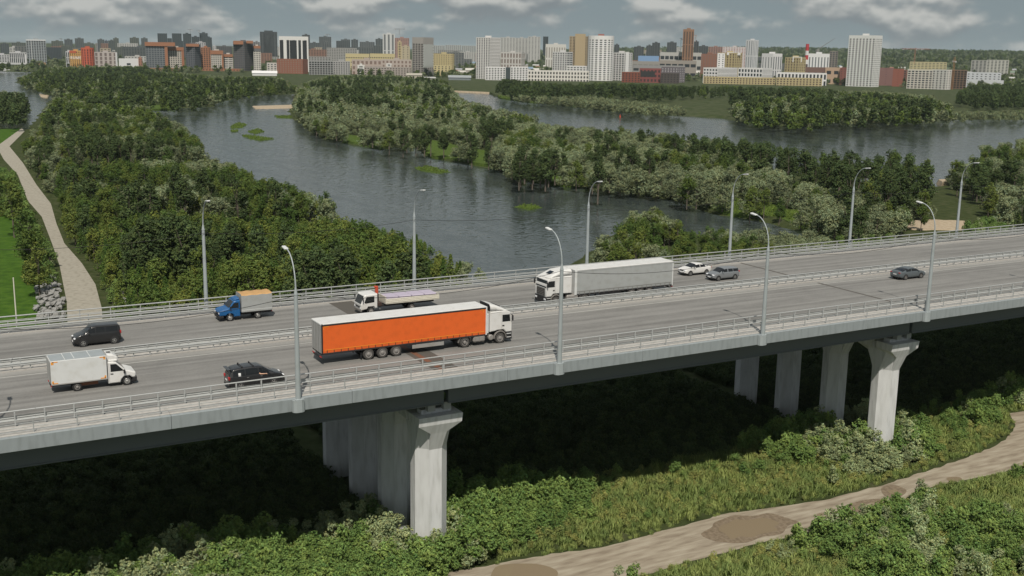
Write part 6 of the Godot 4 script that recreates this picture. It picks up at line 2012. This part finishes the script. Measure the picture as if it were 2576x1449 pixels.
	block(4, 412, 512, 186, 2600, [0.7, 0.71, 0.73], {"turn": 32, "s": 0.55, "cw": 6.0, "fw": 0.4, "rows": 2, "fh": 0.92, "glass": [0.25, 0.27, 0.3]}, "white skyline tower beside the slab with red strips", "tower_block")
	block(4, 190, 384, 286, 1750, yel, {"turn": 34, "s": 0.7, "cw": 5.0, "fw": 0.42, "rows": 12, "fh": 0.65, "glass": [0.1, 0.07, 0.04], "extra": [[0.38, 0.92, -3.5, 0.6, -6.0, [0.75, 0.75, 0.75], "white_crown"]]}, "yellow tower with a white crown", "tower_block")
	block(4, 190, 248, 290, 1745, wh, {"cw": 6.0, "fw": 0.35, "fh": 0.4, "hut": false, "depth": 10.0}, "white front bay of the yellow tower with the white crown", "apartment_block")
	block(4, 78, 350, 404, 1690, wh, {"turn": 28, "s": 0.42, "cw": 5.0, "fw": 0.6, "fh": 0.5, "rows": 5, "side": {"cw": 3.2, "fw": 0.4, "fh": 0.7, "rows": 3}, "hut": false}, "low white block left of the taller yellow tower".replace("left of", "before"))
	block(4, 350, 622, 406, 1690, wh, {"turn": 24, "s": 0.7, "cw": 5.0, "fw": 0.6, "fh": 0.65, "rows": 4, "side": {"cw": 3.2, "fw": 0.4, "fh": 0.7, "rows": 3}, "hut": false}, "low white block with dark square windows below the plain white tower")
	block(4, 80, 642, 476, 1660, yel, {"cw": 4.2, "fw": 0.5, "fh": 0.62, "rows": 4, "hut": false, "glass": [0.09, 0.06, 0.04], "depth": 10.0, "roof": [0.4, 0.4, 0.39]}, "long low yellow block at the tree line")
	block(4, 535, 696, 292, 1800, [0.82, 0.82, 0.83], {"turn": 38, "s": 0.55, "cw": 5.5, "fw": 0.3, "rows": 2, "fh": 0.85, "side": {"cw": 6.0, "fw": 0.5, "fh": 0.92, "rows": 2}, "glass": [0.16, 0.18, 0.2], "crest": 4.0}, "plain white tower with upright dark slots in the yellow district", "tower_block")
	block(4, 716, 880, 322, 1760, yel, {"turn": 34, "s": 0.65, "cw": 5.0, "fw": 0.42, "rows": 10, "fh": 0.65, "glass": [0.1, 0.07, 0.04], "extra": [[0.36, 0.8, -7.0, 0.8, -5.0, [0.76, 0.77, 0.77], "white_corner"]]}, "yellow tower with a white corner beside the striped chimney", "tower_block")
	block(4, 655, 1042, 442, 1690, wh, {"cw": 5.0, "fw": 0.55, "fh": 0.75, "rows": 2, "hut": false}, "low white block before the yellow tower with the white corner")
	block(4, 648, 1005, 482, 1650, yel, {"cw": 4.6, "fw": 0.5, "fh": 0.62, "rows": 4, "hut": false, "glass": [0.09, 0.06, 0.04], "depth": 10.0}, "shorter low yellow block below the yellow tower with the white corner")
	block(4, 898, 1064, 293, 1900, [0.8, 0.81, 0.82], {"cw": 5.0, "fw": 0.4, "rows": 2, "fh": 0.85, "crest": 4.0, "glass": [0.2, 0.22, 0.24]}, "wide white tower behind the striped chimney", "tower_block")
	block(4, 1064, 1130, 274, 2000, [0.24, 0.22, 0.2], {"cw": 5, "fw": 0.6, "fh": 0.6, "hut": false}, "grey concrete frame beside the wide white tower", "unfinished_block")
	block(4, 876, 1040, 400, 1800, [0.2, 0.12, 0.1], {"cw": 9, "fw": 0.3, "rows": 1, "hut": false}, "low dark brick hall below the wide white tower", "factory_hall")
	block(4, 1030, 1146, 402, 1790, [0.5, 0.36, 0.26], {"cw": 9, "fw": 0.6, "rows": 2, "fh": 0.4, "hut": false}, "low ochre block beside the dark brick hall")
	block(4, 1146, 1222, 402, 1780, [0.24, 0.09, 0.07], {"cw": 5, "fw": 0.35, "fh": 0.35, "hut": false}, "brick block beside the tallest white tower")
	block(4, 1214, 1478, 150, 1680, [0.8, 0.81, 0.8], {"turn": 26, "s": 0.79, "cw": 4.7, "fw": 0.58, "fh": 0.55, "rows": 26, "deep": 0.6, "crest": 4.0, "side": {"cw": 4.0, "fw": 0.65, "fh": 0.5, "rows": 26}}, "tallest white gridded tower beside the brick halls", "tower_block")
	block(4, 1450, 1562, 404, 1780, [0.24, 0.13, 0.12], {"cw": 30, "fw": 0.1, "fh": 0.1, "hut": false}, "windowless brown brick hall beside the tallest tower", "factory_hall")
	block(4, 1558, 1642, 412, 1740, [0.28, 0.1, 0.07], {"cw": 30, "fw": 0.1, "fh": 0.1, "hut": false}, "windowless red brick end of the hall", "factory_hall")
	block(4, 1640, 1690, 420, 1790, [0.2, 0.1, 0.08], {"cw": 5, "hut": false}, "narrow dark brick block between the red hall and the unfinished white block")
	block(4, 1672, 1870, 418, 1640, [0.6, 0.58, 0.53], {"cw": 4.6, "fw": 0.65, "fh": 0.6, "rows": 9, "hut": false, "deep": 1.0}, "unfinished pale block with empty window openings", "unfinished_block")
	block(4, 1862, 2018, 418, 1630, [0.68, 0.67, 0.64], {"turn": 30, "s": 0.74, "cw": 5.4, "fw": 0.5, "fh": 0.5, "rows": 9, "hut": false, "deep": 1.0}, "white end of the unfinished pale block", "unfinished_block")
	block(4, 2010, 2136, 420, 1680, [0.2, 0.14, 0.1], {"cw": 4.5, "fw": 0.72, "fh": 0.68, "rows": 9, "deep": 2.0, "hut": false}, "brown brick skeleton beside the unfinished white end", "unfinished_block")
	tower_crane(4, 2038, 322, 590, 1640, 6, 10, [0.35, 0.17, 0.06], "orange crane mast before the brown brick skeleton")
	tower_crane(4, 1732, 246, 372, 2300, 92, 100, [0.4, 0.15, 0.1], "red crane with a long jib over the pale yellow hall")
	block(4, 2130, 2402, 440, 1800, [0.6, 0.63, 0.67], {"cw": 6, "fw": 0.4, "fh": 0.35, "hut": false}, "low pale blue-white block past the brick skeleton")
	block(4, 2140, 2420, 500, 1740, [0.62, 0.65, 0.68], {"cw": 9, "fw": 0.4, "fh": 0.3, "rows": 1, "hut": false}, "low white annexe before the pale blue-white block")
	block(4, 1688, 1978, 358, 2350, [0.52, 0.47, 0.28], {"cw": 7, "fw": 0.6, "fh": 0.35, "hut": false, "roof": [0.5, 0.5, 0.48]}, "long pale yellow hall among the trees", "factory_hall")
	block(4, 2168, 2290, 344, 2700, [0.36, 0.36, 0.34], {"cw": 8, "hut": false}, "flat grey hall at the edge of the far wood", "factory_hall")
	block(4, 2288, 2462, 342, 2700, [0.5, 0.5, 0.46], {"cw": 8, "hut": false}, "flat pale hall at the edge of the far wood", "factory_hall")
	# mobile crane boom
	var pa := at_range(zp(4, 968, 262).x, zp(4, 968, 262).y, 2100.0)
	var pb := at_range(zp(4, 1106, 172).x, zp(4, 1106, 172).y, 2100.0)
	var mc := thing("mobile_crane", "grey lattice boom slanting up behind the wide white tower", "crane", Vector3(pa.x, pa.y - 14.0, pa.z))
	var b := MB.new()
	b.tube([Vector3(0, 14, 0), pb - pa + Vector3(0, 14, 0)], [0.8, 0.3], 6)
	put(b, "boom", paint([0.3, 0.3, 0.29]), mc)
	b = MB.new()
	b.box(Vector3(0, 7, 0), Vector3(4, 14.5, 4))
	put(b, "base", paint([0.3, 0.3, 0.29]), mc)
	# chimney in red and white bands
	var ct := at_range(zp(4, 891, 218).x, zp(4, 891, 218).y, 2000.0)
	var cb := terrain_y(2000.0, atan2(ct.x, -ct.z)) - 1.0
	var ch := thing("chimney", "tall chimney with red and white bands above dark brick", "chimney", Vector3(ct.x, cb, ct.z))
	var hh := ct.y - cb
	var bands := [[0.0, 0.46, [0.1, 0.08, 0.08]], [0.46, 0.58, [0.75, 0.75, 0.75]], [0.58, 0.7, [0.5, 0.04, 0.05]], [0.7, 0.82, [0.75, 0.75, 0.75]], [0.82, 1.0, [0.5, 0.04, 0.05]]]
	for k in bands:
		b = MB.new()
		b.tube([Vector3(0, hh * k[0], 0), Vector3(0, hh * k[1], 0)], [3.6 - 0.9 * k[0], 3.6 - 0.9 * k[1]], 14, k[1] == 1.0)
		put(b, "band", paint(k[2]), ch)
	make_suburb()


# the white lozenges of the honeycomb tower's lit face are made of tilted plates set on its wall
func honeycomb() -> void:
	var t: Node3D
	for c in get_children():
		if str(c.get_meta("label", "")).begins_with("honeycomb"):
			t = c
	var pa := at_range(zp(2, 1640, 206).x, zp(2, 1640, 206).y, 1726.0)
	var pb := at_range(zp(2, 1740, 206).x, zp(2, 1740, 206).y, 1738.0)
	var b := MB.new()
	b.quad(Vector3(-1.9, -1.2, 0), Vector3(1.9, -1.2, 0), Vector3(1.2, 1.2, 1.1), Vector3(-1.2, 1.2, 1.1))
	b.quad(Vector3(-1.2, 1.2, 1.1), Vector3(1.2, 1.2, 1.1), Vector3(1.9, 1.2, 0), Vector3(-1.9, 1.2, 0))
	var m := b.mesh()
	var H := pa.y - terrain_y(1750.0, 0.0)
	for j in 17:
		for i in 6:
			var u := (i + 0.5 + 0.5 * (j % 2)) / 6.5
			var o := put(m, "lozenge", M.white_panel, t)
			var p := pa.lerp(pb, u)
			p.y = terrain_y(1750.0, 0.0) + 16.0 + j * (H - 25.0) / 17.0
			o.transform = Transform3D(Basis(Vector3.UP, atan2(-p.x, -p.z)), p - t.position)


func shed(z: int, x0: float, x1: float, ytop: float, ybot: float, d: float, wall: Array, roof: Array, label: String, group := "", called := "shed") -> void:
	var pa := at_range(zp(z, x0, ybot).x, zp(z, x0, ybot).y, d)
	var pb := at_range(zp(z, x1, ybot).x, zp(z, x1, ybot).y, d)
	var top := at_range(zp(z, x0, ytop).x, zp(z, x0, ytop).y, d).y
	gable(Vector3((pa.x + pb.x) * 0.5, minf(pa.y, terrain_y(d, atan2(pa.x, -pa.z))) - 1.0, (pa.z + pb.z) * 0.5), Vector2(pa.x, pa.z).distance_to(Vector2(pb.x, pb.z)), 18.0, top - minf(pa.y, terrain_y(d, atan2(pa.x, -pa.z))) + 1.0, 0.3, wall, roof, label, group, called)


func gable(at: Vector3, w: float, dep: float, h: float, rise: float, wall: Array, roof: Array, label: String, group: String, called: String) -> void:
	var t := thing(called, label, "shed" if called == "shed" else "house", at, atan2(-at.x, -at.z), group)
	var e := h * (1.0 - rise)
	var b := MB.new()
	b.box(Vector3(0, e * 0.5, 0), Vector3(w, e, dep))
	b.tri(Vector3(-w * 0.5, e, dep * 0.5), Vector3(-w * 0.5, h, 0), Vector3(-w * 0.5, e, -dep * 0.5))
	b.tri(Vector3(w * 0.5, e, -dep * 0.5), Vector3(w * 0.5, h, 0), Vector3(w * 0.5, e, dep * 0.5))
	put(b, "wall", paint(wall), t)
	b = MB.new()
	for s in [1.0, -1.0]:
		var q := [Vector3(-w * 0.52, e - 0.2, s * dep * 0.54), Vector3(w * 0.52, e - 0.2, s * dep * 0.54), Vector3(w * 0.52, h + 0.15, 0), Vector3(-w * 0.52, h + 0.15, 0)]
		if s < 0:
			q.reverse()
		b.quad(q[0], q[1], q[2], q[3])
	put(b, "roof", paint(roof), t)


# small houses and trees between the blocks, woods on the ridge
func make_suburb() -> void:
	var q := RandomNumberGenerator.new()
	q.seed = 99
	var roofs := [[0.5, 0.5, 0.48], [0.32, 0.33, 0.34], [0.2, 0.28, 0.36], [0.3, 0.14, 0.1], [0.58, 0.56, 0.52], [0.2, 0.26, 0.2]]
	var tints := ["pale", "grey", "blue", "red", "white", "green"]
	for z in [[1140, 1220, "between the yellow stucco block and the slatted tower"], [1320, 1400, "on the slope behind the white and brown mid-rise"], [1440, 1500, "on the slope behind the white mid-rise"], [1570, 1780, "on the ridge behind the factory halls"], [1850, 1960, "behind the plain white tower"], [2090, 2140, "on the slope beside the tallest white tower"], [2230, 2570, "in the wooded suburb at the city's edge"], [770, 860, "behind the concrete skeleton"]]:
		var n := int((z[1] - z[0]) / 14.0) + 3
		for k in n:
			var d := q.randf_range(2000, 3000)
			var p := at_range(q.randf_range(z[0], z[1]), 160, d)
			p.y = terrain_y(d, atan2(p.x, -p.z)) - 0.5
			var c := q.randi() % 6
			gable(p, q.randf_range(9, 20), q.randf_range(8, 12), q.randf_range(6, 10), 0.4, [0.45, 0.42, 0.38], roofs[c], "small gabled house with a %s roof %s" % [tints[c], z[2]], "small houses of the suburb", "house")
	# further blocks in the gaps of the skyline
	var tones := [[0.1, 0.115, 0.12], [0.16, 0.17, 0.17], [0.32, 0.32, 0.31], [0.42, 0.36, 0.28], [0.26, 0.15, 0.11], [0.5, 0.5, 0.49]]
	var said := ["charcoal", "dark grey", "grey", "beige", "brick brown", "pale"]
	for z in [[0, 150, 10, "behind the white office blocks"], [150, 380, 12, "behind the red-orange tower"], [620, 720, 8, "beside the black and white tower"], [770, 960, 18, "behind the concrete skeleton and the grain stores"], [1080, 1200, 10, "behind the yellow stucco block"], [1560, 1720, 10, "behind the factory halls"], [1760, 1960, 10, "behind the yellow district"]]:
		for k in z[2]:
			var d := q.randf_range(2350, 3900)
			var u := q.randf_range(z[0], z[1])
			var p := at_range(u, 150, d)
			p.y = terrain_y(d, atan2(p.x, -p.z)) + q.randf_range(12, 34)
			var w := q.randf_range(22, 70) / d * 1415.0
			var c := q.randi() % 6
			block(0, u - w, u + w, px(p).y, d, tones[c], {"cw": 6.0, "fw": 0.5, "fh": 0.45, "hut": q.randf() < 0.4}, "%s block of the distant city %s" % [said[c], z[3]], "apartment_block", "blocks of the distant city")
	var sets := {}
	var nz := FastNoiseLite.new()
	nz.seed = 3
	nz.frequency = 0.004
	for k in 16000:
		var u := q.randf_range(-60, 2640)
		var d := 1720.0 + 5200.0 * pow(q.randf(), 1.3)
		var p := at_range(u, 160, d)
		var ridge := u > 1500 and d > 3300
		if u < 1300 and d > 3000:
			continue
		if nz.get_noise_2d(p.x, p.z) < (-0.35 if ridge else -0.02) + (0.15 if u < 1100 else 0.0):
			continue
		p.y = terrain_y(d, atan2(p.x, -p.z)) - 1.0
		var kind: String = ["far_poplar", "far_birch", "far_willow"][q.randi() % 3]
		var s := q.randf_range(0.7, 1.2) * (1.0 if kind == "far_poplar" else 1.3) * (1.5 if d > 3300 else 1.0)
		sets.get_or_add(kind + "/" + str(q.randi() % 4), []).append(Transform3D(Basis(Vector3.UP, q.randf() * TAU).scaled(Vector3(s * 1.3, s, s * 1.3)), p))
	var w := thing("city_greenery", "dark green trees filling the gaps between the city blocks", "trees")
	w.set_meta("kind", "stuff")
	city_sets = [w, sets]


var city_sets := []


# ---------------------------------------------------------------- small things
func make_details() -> void:
	mass(city_sets[0], city_sets[1], false)
	# rock heaps beside the gravel road
	var shapes := []
	for k in 6:
		var q := RandomNumberGenerator.new()
		q.seed = 400 + k
		var s := SphereMesh.new()
		s.radius = 0.5
		s.height = 1.0
		s.radial_segments = 7
		s.rings = 4
		var a := s.get_mesh_arrays()
		var v: PackedVector3Array = a[Mesh.ARRAY_VERTEX]
		var b := MB.new()
		var ix: PackedInt32Array = a[Mesh.ARRAY_INDEX]
		var f := FastNoiseLite.new()
		f.seed = 30 + k
		f.frequency = 1.3
		for i in v.size():
			v[i] *= 1.0 + f.get_noise_3dv(v[i] * 1.5) * 0.7
			v[i].y *= 0.8
		for i in range(0, ix.size(), 3):
			if (v[ix[i]] - v[ix[i + 1]]).cross(v[ix[i]] - v[ix[i + 2]]).length() > 1e-5:
				b.tri(v[ix[i]], v[ix[i + 2]], v[ix[i + 1]])
		shapes.append(b.mesh())
	var heap := func(p: Array, n: int, size: float, height: float, label: String, group: String) -> void:
		var pg := PackedVector2Array()
		var lo := Vector2(INF, INF)
		var hi := -lo
		for c in p:
			pg.append(Vector2(c[0], c[1]))
			lo = lo.min(pg[-1])
			hi = hi.max(pg[-1])
		var k := 0
		var tries := 0
		while k < n and tries < 4000:
			tries += 1
			var u := Vector2(rng.randf_range(lo.x, hi.x), rng.randf_range(lo.y, hi.y))
			if not Geometry2D.is_point_in_polygon(u, pg):
				continue
			var g := gp(u.x, u.y, GY)
			var o := put(shapes[rng.randi() % 6], "boulder", M.rock)
			var sc := size * rng.randf_range(0.55, 1.35)
			o.transform = Transform3D(Basis.from_euler(Vector3(rng.randf() * 0.5, rng.randf() * TAU, rng.randf() * 0.5)).scaled(Vector3(sc, sc, sc)), g + Vector3(0, sc * 0.25 + rng.randf() * height, 0))
			tag(o, label, "rock", group)
			k += 1
	heap.call([[92, 722], [130, 700], [145, 705], [160, 770], [165, 805], [95, 808], [82, 760]], 110, 1.0, 0.6, "broken pale grey rock in the heap between the meadow and the gravel road", "rocks of the larger heap")
	heap.call([[292, 728], [305, 716], [325, 740], [348, 765], [345, 790], [290, 790]], 70, 1.1, 0.7, "broken pale grey rock in the heap under the riverside wood", "rocks of the smaller heap")
	heap.call([[52, 545], [72, 535], [76, 548], [58, 560]], 9, 1.9, 0.4, "pale boulder at the meadow's upper corner beside the gravel road", "boulders by the road")
	# white post in the meadow
	var b := MB.new()
	var g := gp(42, 812, GY)
	b.tube([Vector3.ZERO, Vector3(0, 7.6, 0)], [0.12, 0.09], 8)
	var o := put(b, "marker_post", M.cream)
	o.position = g
	tag(o, "thin pale post standing in the green meadow", "post")
	# hut on the water by the island's grassy point
	g = gp(1887, 546, 0.2)
	var t := thing("raft_hut", "pale weathered raft moored by the island's grassy point", "raft", g, 0.5)
	b = MB.new()
	b.cbox(Vector3(0, 0.1, 0), Vector3(3.6, 0.4, 1.6), 0.08)
	put(b, "deck", M.cream, t)
	b = MB.new()
	b.cbox(Vector3(-0.7, 0.7, 0), Vector3(1.9, 0.9, 1.3), 0.1)
	put(b, "cover", M.cream, t)
	# red buoy on the river
	g = gp(1560, 294, 0.2)
	b = MB.new()
	b.tube([Vector3(0, -0.2, 0), Vector3(0, 0.5, 0), Vector3(0, 1.8, 0)], [0.6, 0.6, 0.1], 10)
	o = put(b, "buoy", M.crane_red)
	o.position = g
	tag(o, "small red buoy afloat on the wide river", "buoy")
	# moored boat at the far shore
	g = gp(8, 179, 0.2)
	t = thing("motor_boat", "white motor boat moored below the white office block", "boat", g, 0.4)
	b = MB.new()
	b.prism(poly([[-9, 0.2], [8, 0.2], [11, 2.4], [-9, 2.0]]), -2.2, 2.2, 0.3)
	put(b, "hull", M.white_paint, t)
	b = MB.new()
	b.cbox(Vector3(-1, 3.2, 0), Vector3(9, 2.2, 3.2), 0.3)
	put(b, "cabin", M.white_panel, t)
	# felled trunk of a dead tree lying at the wood on the far bank
	g = gp(2040, 316, 0.6)
	b = MB.new()
	b.tube([Vector3(-7, 0.3, 0), Vector3(0, 0.9, 0.5), Vector3(8, 3.2, 0)], [0.45, 0.35, 0.1], 7)
	b.tube([Vector3(0, 0.9, 0.5), Vector3(5, 0.6, 2.5)], [0.25, 0.05], 6)
	o = put(b, "fallen_tree", M.bark)
	o.position = g
	tag(o, "bare fallen tree at the water's edge of the round wood", "tree")


func _ready() -> void:
	rng.seed = 7
	make_environment()
	make_materials()
	make_ground()
	make_bridge()
	make_plants()
	make_city()
	make_vehicles()
	make_woods()
	make_details()
